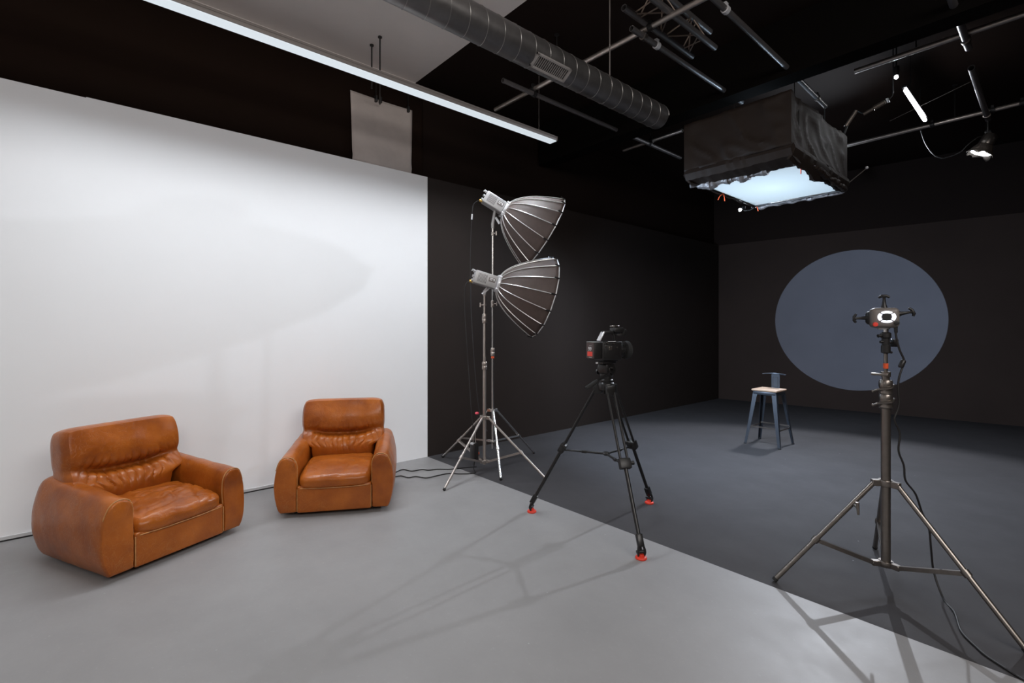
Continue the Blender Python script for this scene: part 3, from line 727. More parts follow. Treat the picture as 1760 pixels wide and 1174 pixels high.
# ------------------------------------------------------------------ light stands
def polar(c, r, a, z=0): return V((c[0]+r*math.cos(R(a)), c[1]+r*math.sin(R(a)), z))
def light_stand(label, c, feet, zl, zu, secs, collars, m, rleg=.012, rbrace=.010, hubr=.05, group='steel light stands', mb=None):
    mb = mb or m
    t = thing('light_stand', label, 'light stand', (c[0], c[1], 0), 0, group)
    for k, (z0, z1, r) in enumerate(secs):
        bm = new(); rod(bm, (c[0], c[1], z0), (c[0], c[1], z1), r, 20); obj('column', bm, m, t)
    for z, h in ((zu, .035), (zl, .03)):
        bm = new(); lathe(bm, [(secs[0][2]+.012, z-h/2), (secs[0][2]+.014, z-h/2+.004), (secs[0][2]+.014, z+h/2-.004), (secs[0][2]+.012, z+h/2)], 20, Matrix.Translation((c[0], c[1], 0)))
        for a, r in feet:
            d = V((math.cos(R(a)), math.sin(R(a)), 0)); n = V((-d.y, d.x, 0))
            mwx = Matrix((( d.x, n.x, 0, c[0]), (d.y, n.y, 0, c[1]), (0, 0, 1, z), (0, 0, 0, 1)))
            box(bm, (secs[0][2], -.015, -h/2), (hubr+.012, .015, h/2), .003, 1, mwx)
        obj('hub', bm, mb, t)
    for a, r in feet:
        top = polar(c, hubr, a, zu); ft = polar(c, r, a, .012)
        bm = new(); rod(bm, top, ft, rleg, 14); lg = obj('leg', bm, m, t)
        d = (ft-top).normalized()
        bm = new(); tube(bm, [ft-d*.014, ft+d*.004], rleg+.002, 12); obj('foot_cap', bm, 'rubber', lg)
        # brace: flat bar from the lower hub to the leg
        s = .58; q = top.lerp(ft, s)
        bm = new(); p0 = polar(c, hubr, a, zl); dd = (q-p0); L = dd.length
        box(bm, (0, -.011, -rbrace), (L, -.007, rbrace), 0, 1, x_mw(p0, dd)); box(bm, (0, .007, -rbrace), (L, .011, rbrace), 0, 1, x_mw(p0, dd)); box(bm, (.02, -.008, rbrace-.003), (L-.02, .008, rbrace), 0, 1, x_mw(p0, dd))
        obj('brace', bm, mb, t)
        bm = new(); lathe(bm, [(rleg+.006, -.016), (rleg+.006, .016)], 12, axis_mw(q, d)); obj('brace_joint', bm, mb, t)
    for z, r, h, ka, mm in collars:
        bm = new(); lathe(bm, [(r*.85, z-h/2), (r, z-h/2+.006), (r, z-.004), (r*.9, z), (r, z+.004), (r, z+h/2-.006), (r*.85, z+h/2)], 20, Matrix.Translation((c[0], c[1], 0)))
        cl_ = obj('collar', bm, mm, t)
        if ka is not None:
            k0 = polar(c, r*.8, ka, z); k1 = polar(c, r+.035, ka, z); dk = (k1-k0).normalized(); nk = V((-dk.y, dk.x, 0))
            bm = new(); rod(bm, k0, k1, .006, 8); tube(bm, [k1-V((0,0,.022)), k1+V((0,0,.022))], [.008, .008], 8); obj('wing_knob', bm, mm, cl_)
    return t
ST = (-4.055, 3.155)
light_stand('steel light stand carrying the lower dome softbox, standing on the paint line', ST, ((-69, .72), (22, .70), (182, .74)), .105, .560,
    [(.07, 1.10, .017), (1.10, 1.62, .0145), (1.62, 1.90, .011)],
    [(1.105, .026, .085, 160, 'galv'), (1.60, .023, .10, 160, 'galv'), (1.745, .018, .02, 200, 'galv'), (1.86, .016, .05, None, 'galv')], 'galv', group='light stands below the domes')
ST2 = (-4.235, 3.41)
light_stand('tall thin steel light stand carrying the upper dome softbox, the one behind', ST2, ((-31.5, .64), (88.5, .62), (208.5, .63)), .245, .585,
    [(.16, 1.20, .0125), (1.20, 1.78, .011), (1.78, 2.66, .0105)],
    [(1.235, .022, .09, 160, 'galv'), (1.175, .018, .025, None, 'orange'), (1.77, .02, .075, 20, 'galv'), (2.55, .017, .04, 10, 'galv')], 'chrome', group='light stands below the domes')
ST3 = (-.70, 3.46)
S3 = light_stand('sturdy dark steel light stand nearest the camera carrying the spotlight projector', ST3, ((221, .60), (107, .60), (-19, .60)), .150, .612,
    [(.13, 1.11, .0235), (1.11, 1.245, .019), (1.245, 1.36, .010)],
    [], 'steel_dark', rleg=.0135, rbrace=.011, hubr=.062)
cx, cy_ = ST3
M3 = Matrix.Translation((cx, cy_, 0))
for z in (1.085, 1.165):
    bm = new(); lathe(bm, [(.030, z-.045), (.034, z-.038), (.030, z-.012), (.034, z), (.033, z+.03), (.028, z+.038)], 20, M3)
    c_ = obj('collar', bm, 'steel_dark', S3)
    bm = new(); tube(bm, smooth_path([(cx+.035, cy_+.02, z+.01), (cx+.03, cy_-.03, z-.005), (cx-.02, cy_-.04, z-.015), (cx-.055, cy_-.03, z-.03)]), [.007]*18+[.010], 8); obj('clamp_lever', bm, 'steel_dark', c_)
bm = new(); box(bm, (cx-.062, cy_-.045, 1.228), (cx+.02, cy_-.02, 1.242), .005); lathe(bm, [(.024, 1.222), (.024, 1.25)], 16, M3); obj('flange', bm, 'steel_dark', S3)
bm = new(); lathe(bm, [(.0125, 1.268), (.0125, 1.298)], 14, M3); obj('tape_band', bm, 'orange', S3, )
bm = new(); q = polar(ST3, .062, 221, .612).lerp(polar(ST3, .60, 221, .012), .21)
rod(bm, q, q+V((.03, -.03, -.01)), .008, 8); tube(bm, [q+V((.03, -.03, .02)), q+V((.035, -.03, -.05))], [.010, .006], 8); obj('lock_knob', bm, 'steel_dark', S3)

# red topped knob, hanging supply
t = thing('power_supply', 'black power supply box hanging low on the front light stand', 'power supply', (-4.08, 3.10, .3))
pc = V((-4.10, 3.06, 0))
bm = new(); box(bm, (pc.x-.045, pc.y-.03, .125), (pc.x+.035, pc.y+.03, .30), .008); obj('case', bm, 'black', t)
bm = new(); tube(bm, smooth_path([(pc.x-.03, pc.y, .295), (pc.x+.0, pc.y+.01, .45), (ST[0]-.012, ST[1]-.02, .56)]), .005, 8); tube(bm, smooth_path([(pc.x+.02, pc.y, .295), (pc.x+.03, pc.y-.01, .42), (ST[0]-.0, ST[1]-.025, .56)]), .004, 8); obj('strap', bm, 'galv', t)
bm = new(); box(bm, (pc.x-.035, pc.y-.034, .285), (pc.x+.02, pc.y-.01, .305), .003); obj('buckle', bm, 'bright', t)
t = thing('super_clamp', 'small clamp with a pink ball knob on the hub of the front light stand', 'clamp', (-4.1, 3.12, .6))
bm = new(); rod(bm, (ST[0]-.035, ST[1]-.045, .56), (ST[0]-.045, ST[1]-.065, .60), .01, 8); obj('clamp_body', bm, 'black', t)
bm = new(); bmesh.ops.create_icosphere(bm, subdivisions=3, radius=.018, matrix=Matrix.Translation((ST[0]-.045, ST[1]-.065, .607)) @ Matrix.Diagonal((1.2, 1.2, .8, 1))); obj('knob', bm, 'pink', t)
bm = new(); p0 = polar(ST, .12, 182, .115); box(bm, (p0.x-.016, p0.y-.016, .15), (p0.x+.016, p0.y+.016, .175), .002)
tag(obj('tape_tab', bm, 'orange'), 'small orange tape tab on the brace of the front light stand', 'tape')

# ------------------------------------------------------------------ dome softboxes
def dome_light(label, hub, pitch, mount_to, yaw_away, seed, pw=34):
    rt = V((.6572, .7537, 0)); fwv = V((-.7537, .6572, 0))
    h = (rt*math.cos(yaw_away)+fwv*math.sin(yaw_away)).normalized()
    d = (h*math.cos(pitch)+V((0,0,-1))*math.sin(pitch)).normalized()
    mw = x_mw(hub, d)
    t = thing('dome_softbox_light', label, 'studio light', mw=mw, group='dome softbox lights')
    NS = 16; D = .50; RR = .45
    def rad(s): return .075+(RR-.075)*(s**.60)*(1-.03*s) if s > 0 else .075
    sv = [0, .02, .05, .09, .14, .2, .27, .35, .44, .54, .64, .74, .84, .93, 1.0]
    SUB = 6
    bm = new(); rings = []
    for s in sv:
        ring = []
        for k in range(NS*SUB):
            ph = 2*math.pi*(k+.0)/(NS*SUB)+math.pi/NS*.0; loc = ((k % SUB)/SUB-.5)*2*math.pi/NS if (k % SUB) else math.pi/NS
            loc = abs(((k % SUB)/SUB)*2-1)*math.pi/NS
            r = rad(s)*math.cos(math.pi/NS)/math.cos(loc)
            r -= .006*s*(1-(abs(((k % SUB)/SUB)*2-1))**2)*0 + .0
            wv = .004*noise.noise(V((s*6+seed, math.cos(ph)*7, math.sin(ph)*7)))*(1-loc/(math.pi/NS))
            r += wv
            ring.append(bm.verts.new((D*s, r*math.cos(ph), r*math.sin(ph))))
        rings.append(ring)
    n = NS*SUB
    for A, B in zip(rings, rings[1:]):
        for k in range(n): bm.faces.new((A[k], A[(k+1) % n], B[(k+1) % n], B[k]))
    o = obj('fabric_shell', bm, 'dome', t, local=True); so = o.modifiers.new('thickness', 'SOLIDIFY'); so.thickness = .003
    for k in range(NS):
        ph = 2*math.pi*k/NS; pts = []
        # rods run straight off the ring for a short way, then follow the shell
        for s in sv:
            e = 1.012*rad(s)+.003
            pts.append(V((D*s, e*math.cos(ph), e*math.sin(ph))))
        bm = new(); tube(bm, pts, .0045, 6); obj('rib', bm, 'rod', t, local=True)
    bm = new(); pts = [V((D+.003, (RR*.975)*math.cos(2*math.pi*k/NS), (RR*.975)*math.sin(2*math.pi*k/NS))) for k in range(NS)]
    pp = []
    for i in range(NS):
        for j in range(4): pp.append(pts[i].lerp(pts[(i+1) % NS], j/4))
    tube(bm, pp, .0055, 6, closed=True); obj('rim', bm, 'rod', t, local=True)
    for k in range(NS):
        p = pts[k]*1.0; bm = new(); q = p.copy(); q.x -= .05; tube(bm, [V((q.x, p.y*1.012, p.z*1.012)), V((p.x+.004, p.y*1.012, p.z*1.012))], .0075, 6); obj('corner_tab', bm, 'black', t, local=True)
    bm = new(); lathe(bm, [(0, 0), (.408, 0), (.408, .002), (0, .002)], 32, Matrix.Translation((D-.03, 0, 0)) @ Matrix.Rotation(R(90), 4, 'Y')); obj('front_diffuser', bm, 'dome_in', t, local=True)
    bm = new(); lathe(bm, [(.055, -.028), (.088, -.026), (.094, -.012), (.094, .0), (.085, .014), (.07, .016)], 32, Matrix.Rotation(R(90), 4, 'Y')); obj('mount_ring', bm, 'bright', t, local=True)
    for a in (0, 90, 180, 270):
        bm = new(); box(bm, (-.03, -.012, .088), (.015, .012, .105), .003, 1, Matrix.Rotation(R(a+45), 4, 'X')); obj('latch', bm, 'bright', t, local=True)
    bm = new(); box(bm, (-.27, -.060, -.068), (-.03, .060, .068), .010, 3); hd = obj('lamp_housing', bm, 'head', t, local=True)
    bm = new()
    for i in range(9): 
        for sy in (-1, 1): box(bm, (-.235+i*.011, sy*.0595-.0015, -.045), (-.231+i*.011, sy*.0595+.0015, .045))
    obj('cooling_slots', bm, 'black', hd, local=True)
    bm = new(); box(bm, (-.12, -.0625, -.012), (-.05, -.060, .034), .001, 1); obj('name_plate', bm, 'proj', hd, local=True)
    bm = new()
    for z, x0_, x1_ in ((.020, -.112, -.072), (.004, -.112, -.085)): box(bm, (x0_, -.0635, z), (x1_, -.0622, z+.008))
    box(bm, (-.070, -.0635, .004), (-.058, -.0622, .028)); obj('plate_print', bm, 'white_print', hd, local=True)
    for z in (-.045, 0, .05):
        bm = new(); lathe(bm, [(.012, 0), (.014, .01), (.014, .024), (0, .026)], 12, Matrix.Translation((-.268, -.03, z)) @ Matrix.Rotation(R(-90), 4, 'Y')); obj('rear_knob', bm, 'head', hd, local=True)
    bm = new(); tube(bm, [(-.27, 0, .062), (-.30, 0, .068), (-.305, 0, .05)], .008, 8); obj('handle', bm, 'head', t, local=True)
    bm = new(); tube(bm, [(-.262, .02, -.05), (-.30, .02, -.056)], [.016, .013], 10); obj('plug', bm, 'brass', hd, local=True)
    lp = WM[t.name] @ V((D+.01, 0, 0))
    lamp('dome_light', 'AREA', lp, pw, (.62, .79, 1), target=lp+d, shape='DISK', size=.84, spread=R(135))
    # yoke down to the stand
    p = WM[t.name] @ V((-.10, 0, -.068)); q = V(mount_to)
    bm = new(); tube(bm, [q-V((0, 0, .045)), q, p.lerp(q, .4), p], [.016, .018, .015, .013], 12); obj('yoke', bm, 'head', t)
    bm = new(); c0 = p.lerp(q, .5); tube(bm, [c0+rt*.02, c0+rt*.065+V((0,0,-.07))], [.012, .014], 8) if pitch > .4 else tube(bm, [c0-rt*.04-V((0,0,.05)), c0+rt*.035+V((0,0,.02))], [.013, .012], 8); obj('tilt_lever', bm, 'bright', t)
    return t, WM[t.name] @ V((-.30, .02, -.056))
def P_at(u, v, d):
    fwv = V((-.7537, .6572, 0)); rt = V((.6572, .7537, 0))
    return V((0, 0, 1.5))+fwv*d+rt*((u-880)/F_PX*d)+V((0, 0, (564-v)/F_PX*d))
d1 = .7537*-ST[0]+.6572*ST[1]; d2 = .7537*-ST2[0]+.6572*ST2[1]
tl, plug1 = dome_light('lower silver ribbed dome softbox light, tilted slightly down', P_at(857, 488, d1), R(15.5), (ST[0], ST[1], 1.885), R(14), 1.1)
tu, plug2 = dome_light('upper silver ribbed dome softbox light, tilted steeply down', P_at(869, 361, d2), R(29), (ST2[0], ST2[1], 2.655), R(14), 6.1)
bm = new(); q = plug1
tube(bm, smooth_path([q, q+V((-.03, -.03, -.05)), q+V((-.045, -.03, -.25)), q+V((-.03, 0, -.8)), q+V((.0, .03, -1.4)), V((pc.x-.02, pc.y+.02, .31))]), .0045, 8)
tag(obj('power_cable', bm, 'cable'), 'thin black cable hanging from the lower dome light to the power supply', 'cable', 'cables of the dome lights')
bm = new(); q = plug2
tube(bm, smooth_path([q, q+V((-.05, -.04, -.04)), q+V((-.065, -.05, -.15)), q+V((-.085, -.06, -.6)), q+V((-.08, -.05, -1.3)), V((ST2[0]-.10, ST2[1]-.12, .62)), V((ST2[0]-.03, ST2[1]-.05, .35))]), .0045, 8)
cb = obj('power_cable', bm, 'cable'); tag(cb, 'thin black cable hanging from the upper dome light down behind its stand', 'cable', 'cables of the dome lights')
bm = new(); tube(bm, [q+V((-.066, -.05, -.15)), q+V((-.07, -.052, -.21))], .009, 8); obj('strain_relief', bm, 'bright', cb)

# cables on the floor
def fcable(label, pts, end=None):
    bm = new(); P = [V((x, y, .006)) for x, y in pts]
    if end: P += [V(e) for e in end]
    tube(bm, smooth_path(P), .0055, 8); tag(obj('floor_cable', bm, 'cable'), label, 'cable', 'cables on the floor by the armchair')
FA = [(-4.49, 2.34), (-4.399, 2.36), (-4.42, 2.46), (-4.359, 2.48), (-4.279, 2.54), (-4.234, 2.66), (-4.197, 2.78), (-4.117, 2.88), (-4.0, 3.0)]
def FL(u, v):
    fwv = V((-.7537, .6572, 0)); rt = V((.6572, .7537, 0)); d = 1.5*F_PX/(v-564); p = fwv*d+rt*((u-880)/F_PX*d); return (p.x, p.y)
fcable('black floor cable from armchair to light stands, the one nearer the wall', [FL(*p) for p in ((655, 822), (677.5, 814), (692.5, 808), (707.5, 810.6), (725, 808), (737, 809), (752, 807.5), (775, 807.5), (800, 804.5), (820, 803))])
fcable('black floor cable from armchair to the power supply, further from the wall', [FL(*p) for p in ((655, 822.5), (677.5, 820.6), (690, 819), (702.5, 822), (715, 820), (732.5, 822.5), (750, 819), (770, 815), (790, 815.5), (809, 815), (818, 813))], [(pc.x+.01, pc.y-.02, .03), (pc.x, pc.y, .125)])

# ------------------------------------------------------------------ camera on tripod
TC = V((-2.362, 3.029, 0))
t = thing('camera_tripod', 'black video tripod with red foot pads carrying the video camera', 'tripod', TC)
feet = [V((-2.893, 2.739, 0)), V((-1.841, 2.722, 0)), V((-2.376, 3.634, 0))]
hub = V((TC.x, TC.y, 1.045))
bm = new(); lathe(bm, [(.045, -.03), (.062, -.02), (.066, .02), (.058, .035), (.05, .04)], 24, Matrix.Translation(hub)); 
for f in feet:
    d = (f-TC).normalized(); n = V((-d.y, d.x, 0)); mwx = Matrix(((d.x, n.x, 0, hub.x), (d.y, n.y, 0, hub.y), (0, 0, 1, hub.z), (0, 0, 0, 1)))
    box(bm, (.03, -.034, -.05), (.10, .034, .02), .008, 2, mwx)
obj('bowl', bm, 'blackm', t)
mids = []
for f in feet:
    d = (f-TC).normalized(); n = V((-d.y, d.x, 0))
    top = hub+d*.085+V((0, 0, -.02)); ft = f+V((0, 0, .075)); m_ = top.lerp(ft, .50); mids.append(m_)
    bm = new()
    for s in (-1, 1):
        rod(bm, top+n*.026*s, m_+n*.026*s, .0095, 10)
    lg = obj('leg', bm, 'blackm', t)
    dd = (ft-top).normalized()
    bm = new(); box(bm, (-.035, -.042, -.024), (.04, .042, .024), .008, 2, x_mw(m_, dd)); rod(bm, m_+n*.04, m_+n*.068, .015, 12); obj('leg_lock', bm, 'black', lg)
    bm = new(); rod(bm, m_, ft-dd*.04, .0135, 12); obj('lower_tube', bm, 'blackm', lg)
    bm = new(); box(bm, (-.05, -.02, -.02), (.03, .02, .02), .006, 2, x_mw(ft-dd*.03, dd)); rod(bm, ft-dd*.03, ft+V((0,0,-.025)), .008, 8)
    for s in (-1, 1):
        tube(bm, smooth_path([V((f.x, f.y, .012))+n*.018*s, V((f.x, f.y, .045))+n*.024*s+d*.01, V((f.x, f.y, .08))+n*.016*s, V((f.x, f.y, .088))]), .008, 8)
    rod(bm, V((f.x, f.y, .045))-n*.03, V((f.x, f.y, .045))+n*.03, .012, 10); obj('foot_joint', bm, 'blackm', lg)
    bm = new(); lathe(bm, [(0, 0), (.036, 0), (.038, .006), (.034, .014), (.02, .02), (.018, .03), (0, .03)], 24, Matrix.Translation(f)); obj('foot_pad', bm, 'red', lg)
sc_ = V((TC.x+.0, TC.y, .53))
for m_ in mids:
    bm = new(); e = m_+V((0, 0, -.02)); rod(bm, sc_, sc_.lerp(e, .55), .009, 8); box(bm, (-.02, -.012, -.01), (.02, .012, .01), .003, 1, x_mw(sc_.lerp(e, .5), e-sc_)); rod(bm, sc_.lerp(e, .5), e, .0065, 8); obj('spreader_arm', bm, 'black', t)
bm = new(); lathe(bm, [(.02, -.012), (.028, 0), (.02, .014)], 16, Matrix.Translation(sc_)); obj('spreader_hub', bm, 'black', t)
# fluid head
ycam = V((.02, 1.0, 0)).normalized()
mh = x_mw((TC.x, TC.y, 0), ycam)
bm = new(); lathe(bm, [(.05, 1.085), (.052, 1.10), (.046, 1.108), (.048, 1.13), (.052, 1.135), (.052, 1.15), (.04, 1.155)], 24, mh)
box(bm, (-.05, -.045, 1.15), (.05, .045, 1.225), .012, 3, mh)
rod(bm, mh @ V((0, -.062, 1.185)), mh @ V((0, .062, 1.185)), .036, 24)
fh = obj('fluid_head', bm, 'blackm', t)
bm = new(); box(bm, (-.085, -.035, 1.226), (.075, .035, 1.243), .004, 2, mh); obj('mounting_plate', bm, 'black', t)
bm = new(); rod(bm, mh @ V((-.02, -.06, 1.20)), mh @ V((-.02, -.085, 1.20)), .012, 10); lathe(bm, [(.02, 0), (.022, .012), (.0, .016)], 14, axis_mw(mh @ V((-.02, .06, 1.16)), mh.to_3x3() @ V((0, 1, 0)))); obj('drag_knob', bm, 'black', fh)
bm = new(); box(bm, (-.092, .01, 1.228), (-.08, .03, 1.24), .002, 1, mh); obj('release_catch', bm, 'bright', fh)
# pan bar towards the camera's left
pb0 = V((TC.x, TC.y, 1.175)); pb1 = P_at(1024, 657, 3.50); pb2 = P_at(1009, 668, 3.42)
pb1 = P_at(1026, 655, 3.62); pb2 = P_at(1009, 667, 3.56)
bm = new(); tube(bm, [P_at(1048, 641, 3.70), pb1], .008, 10); pbo = obj('pan_bar', bm, 'blackm', t)
bm = new(); tube(bm, [P_at(1027, 654.5, 3.62), P_at(1024, 657, 3.61), pb2, P_at(1008, 668, 3.555)], [.012, .016, .016, .012], 12); obj('grip', bm, 'rubber', pbo)

# video camera: local +X forward
ax = V((.27, .96, 0)).normalized()
CM = x_mw((TC.x+.012, TC.y+.014, 1.243), ax)
t = thing('video_camera', 'black cinema video camera with a big battery on the tripod', 'video camera', mw=CM)
def L(bm_, name, m, parent=None, **k): return obj(name, bm_, m, parent or t, local=True, **k)
bm = new(); box(bm, (-.10, -.058, .010), (.085, .058, .155), .010, 3); box(bm, (-.085, -.062, .03), (.05, -.055, .13), .004, 2); box(bm, (-.07, -.035, 0), (.06, .035, .014), .003)
body = L(bm, 'body', 'black')
bm = new()
for x, z in ((-.06, .145), (.0, .14), (.03, .11), (-.07, .115)): rod(bm, (x, -.06, z), (x, -.068, z), .007, 12)
box(bm, (-.045, -.066, .09), (-.015, -.06, .12), .003, 1); L(bm, 'buttons', 'steel_dark', body)
bm = new(); box(bm, (-.045, -.064, .152), (.02, -.045, .158), .001, 1); L(bm, 'top_trim', 'bright', body)
# battery
bm = new(); box(bm, (-.172, -.055, .025), (-.101, .050, .150), .007, 3); bat = L(bm, 'battery', 'black')
bm = new(); box(bm, (-.1752, -.051, .028), (-.170, .046, .148), .002, 1); L(bm, 'battery_face', 'bat', bat)
bm = new(); box(bm, (-.1745, -.052, .150), (-.103, .048, .1535), .002, 1); L(bm, 'battery_top', 'bright', bat)
bm = new(); box(bm, (-.1768, -.035, .045), (-.1752, .030, .079), .0005, 1); L(bm, 'red_label', 'red_label', bat)
fm = CM @ Matrix.Translation((-.1762, -.002, .098)) @ Matrix(((0, 0, -1, 0), (-1, 0, 0, 0), (0, 1, 0, 0), (0, 0, 0, 1)))
text_obj('lettering', '99', .044, fm, 'white_print', bat)
bm = new(); box(bm, (-.1768, -.026, .034), (-.1755, .012, .039)); box(bm, (-.1768, -.026, .122), (-.1755, .010, .125)); L(bm, 'small_print', 'grille', bat)
# top handle
bm = new(); tube(bm, [(.055, -.0, .155), (.05, 0, .20), (.03, 0, .222), (-.06, 0, .222)], .012, 10); box(bm, (-.06, -.014, .212), (.10, .014, .236), .006, 2)
hd = L(bm, 'top_handle', 'black')
bm = new(); box(bm, (0, -.022, -.004), (.082, .022, .006), .003, 2, Matrix.Translation((-.095, 0, .160)) @ Matrix.Rotation(R(-58), 4, 'Y')); L(bm, 'rear_strut', 'bright', hd)
bm = new(); box(bm, (.035, -.035, .222), (.125, .04, .262), .008, 2); box(bm, (.11, -.03, .195), (.155, .05, .25), .01, 2); mon = L(bm, 'audio_module', 'black')
bm = new(); box(bm, (.03, -.03, .266), (.085, .03, .278), .003, 1); rod(bm, (.055, 0, .255), (.055, 0, .27), .01, 8); L(bm, 'accessory_shoe', 'steel_dark', mon)
bm = new(); lathe(bm, [(.048, 0), (.05, .006), (.05, .026), (.046, .030), (.052, .034), (.052, .050), (.048, .054)], 28, Matrix.Translation((.084, 0, .085)) @ Matrix.Rotation(R(90), 4, 'Y')); ln = L(bm, 'lens', 'blackm')
bm = new(); lathe(bm, [(.052, .054), (.068, .060), (.072, .092), (.068, .096), (.060, .092), (.045, .068), (0, .066)], 28, Matrix.Translation((.084, 0, .085)) @ Matrix.Rotation(R(90), 4, 'Y')); L(bm, 'lens_hood', 'rubber', ln)
bm = new(); tube(bm, [(.10, .06, .14), (.13, .085, .12), (.14, .09, .07), (.11, .08, .03)], .016, 10); L(bm, 'hand_grip', 'rubber')

# ------------------------------------------------------------------ projector on the near stand
dirp = (V((-2.56, 10.47, 1.64))-V((-.70, 3.46, 1.57))).normalized()
PM = x_mw((ST3[0]-.008, ST3[1], 1.56), dirp)      # +X towards the back wall; -X is the side the photo shows
PM = PM @ Matrix.Rotation(R(6), 4, 'Z')
t = thing('spotlight_projector', 'grey spotlight projector head with a lit ring and black handles on the near stand', 'projector', mw=PM)
bm = new(); box(bm, (-.045, -.067, -.058), (.055, .067, .056), .024, 4); shell = L(bm, 'shell', 'proj')
bm = new(); box(bm, (.01, -.076, -.040), (.08, .080, .040), .02, 3); L(bm, 'side_cover', 'black')
bm = new(); lathe(bm, [(.040, .09), (.045, .10), (.045, .155), (.038, .158), (.036, .13), (0, .13)], 28, Matrix.Rotation(R(90), 4, 'Y')); L(bm, 'lens_barrel', 'black')
for k in range(4):
    bm = new(); a0 = k*90+52; rr_ = []
    pts_in = []; n = 12
    V0 = []
    for i in range(n+1):
        a = R(a0+i*76/n); sqf = 1
        V0.append((math.cos(a), math.sin(a)*.83))
    for x in (-.049, -.045):
        rr_.append([bm.verts.new((x, c*.042-.005, s*.040+.004)) for c, s in V0])
        rr_.append([bm.verts.new((x, c*.026-.005, s*.025+.004)) for c, s in V0])
    for i in range(n):
        A, B, C_, D_ = rr_
        bm.faces.new((A[i], A[i+1], B[i+1], B[i])); bm.faces.new((C_[i], D_[i], D_[i+1], C_[i+1]))
        bm.faces.new((A[i], C_[i], C_[i+1], A[i+1])); bm.faces.new((B[i], B[i+1], D_[i+1], D_[i]))
    bm.faces.new((rr_[0][0], rr_[1][0], rr_[3][0], rr_[2][0])); bm.faces.new((rr_[0][n], rr_[2][n], rr_[3][n], rr_[1][n]))
    L(bm, 'light_segment', 'ring')
bm = new(); box(bm, (-.052, -.025, -.016), (-.0445, .016, .024), .004, 1); L(bm, 'vent_plate', 'black')
bm = new(); lathe(bm, [(.013, 0), (.012, .012), (0, .014)], 14, Matrix.Translation((-.045, .048, -.038)) @ Matrix.Rotation(R(-90), 4, 'Y')); L(bm, 'red_knob', 'red_label', )
bm = new(); lathe(bm, [(.013, 0), (.012, .012), (0, .014)], 14, Matrix.Translation((-.045, -.050, -.030)) @ Matrix.Rotation(R(-90), 4, 'Y')); L(bm, 'black_knob', 'black')
def thandle(p, d, n):
    p = V(p); d = V(d).normalized(); n = V(n).normalized(); bm = new()
    tube(bm, [p, p+d*.02, p+d*.055, p+d*.066], [.018, .011, .007, .010], 10)
    tube(bm, [p+d*.064-n*.026-d*.003, p+d*.070-n*.012, p+d*.070+n*.012, p+d*.064+n*.026-d*.003], [.006, .0085, .0085, .006], 10)
    L(bm, 't_handle', 'black')
thandle((.03, -.005, .056), (0, 0, 1), (0, 1, 0))
thandle((.03, .068, .0), (0, 1, -.04), (0, -.02, 1))
thandle((.03, -.068, .02), (0, -1, .18), (0, .45, 1))
bm = new(); lathe(bm, [(.026, -.068), (.03, -.062), (.03, -.055)], 18, Matrix.Translation((.01, 0, 0))); L(bm, 'base_cap', 'head')
pj = t
bm = new(); rod(bm, (cx, cy_, 1.475), (cx, cy_, 1.50), .013, 14); obj('spigot', bm, 'chrome', pj)
bm = new(); lathe(bm, [(.016, 1.355), (.023, 1.36), (.023, 1.40), (.019, 1.405), (.020, 1.44), (.026, 1.447), (.026, 1.47), (.018, 1.477)], 18, M3); gk = obj('grip_mount', bm, 'black', pj)
bm = new(); rt = V((.6572, .7537, 0))
c0 = V((cx, cy_, 1.415)); rod(bm, c0, c0+rt*.052, .008, 10); box(bm, (.035, -.014, -.022), (.064, .014, .022), .004, 2, x_mw(c0, rt)); obj('mount_knob', bm, 'black', gk)
bm = new(); c0 = V((cx, cy_, 1.458)); tube(bm, [c0, c0-rt*.03, c0-rt*.045+V((0,0,-.004))], [.009, .007, .010], 8); tube(bm, [c0-V((0,0,.035)), c0-rt*.032-V((0,0,.037))], .008, 8); tube(bm, [c0+V((0,0,-.09))+rt*.0, c0+rt*.034+V((0,0,-.098))], .007, 8); obj('lever', bm, 'black', gk)
# its cable
d3 = 2.80
hang = [P_at(u, v, d3-.03) for u, v in ((1540, 563), (1541, 580), (1547, 602), (1553, 615), (1554, 624), (1547, 645), (1544, 665), (1546, 690), (1543, 705), (1538, 722), (1547, 745), (1545, 775), (1554, 800), (1557, 826), (1574, 849), (1585, 880), (1597, 906), (1601, 945), (1606, 985))]
flp = [V((*FL(u, v), .006)) for u, v in ((1623, 1033), (1641, 1055), (1653, 1088), (1680, 1116), (1696, 1130), (1728, 1151), (1765, 1174), (1840, 1215))]
bm = new(); tube(bm, smooth_path(hang+flp, 5), .0052, 8)
cb = tag(obj('projector_cable', bm, 'cable'), 'black cable drooping from the spotlight projector down to the dark floor', 'cable')
bm = new(); tube(bm, [P_at(1554, 619, d3-.03), P_at(1553, 621, d3-.03), P_at(1549, 630, d3-.03), P_at(1548.5, 632, d3-.03)], [.010, .014, .014, .010], 10); obj('cable_box', bm, 'black', cb)
bm = new(); tube(bm, [P_at(1540, 560, d3-.03), P_at(1540.5, 572, d3-.03)], [.010, .008], 10); obj('connector', bm, 'black', cb)

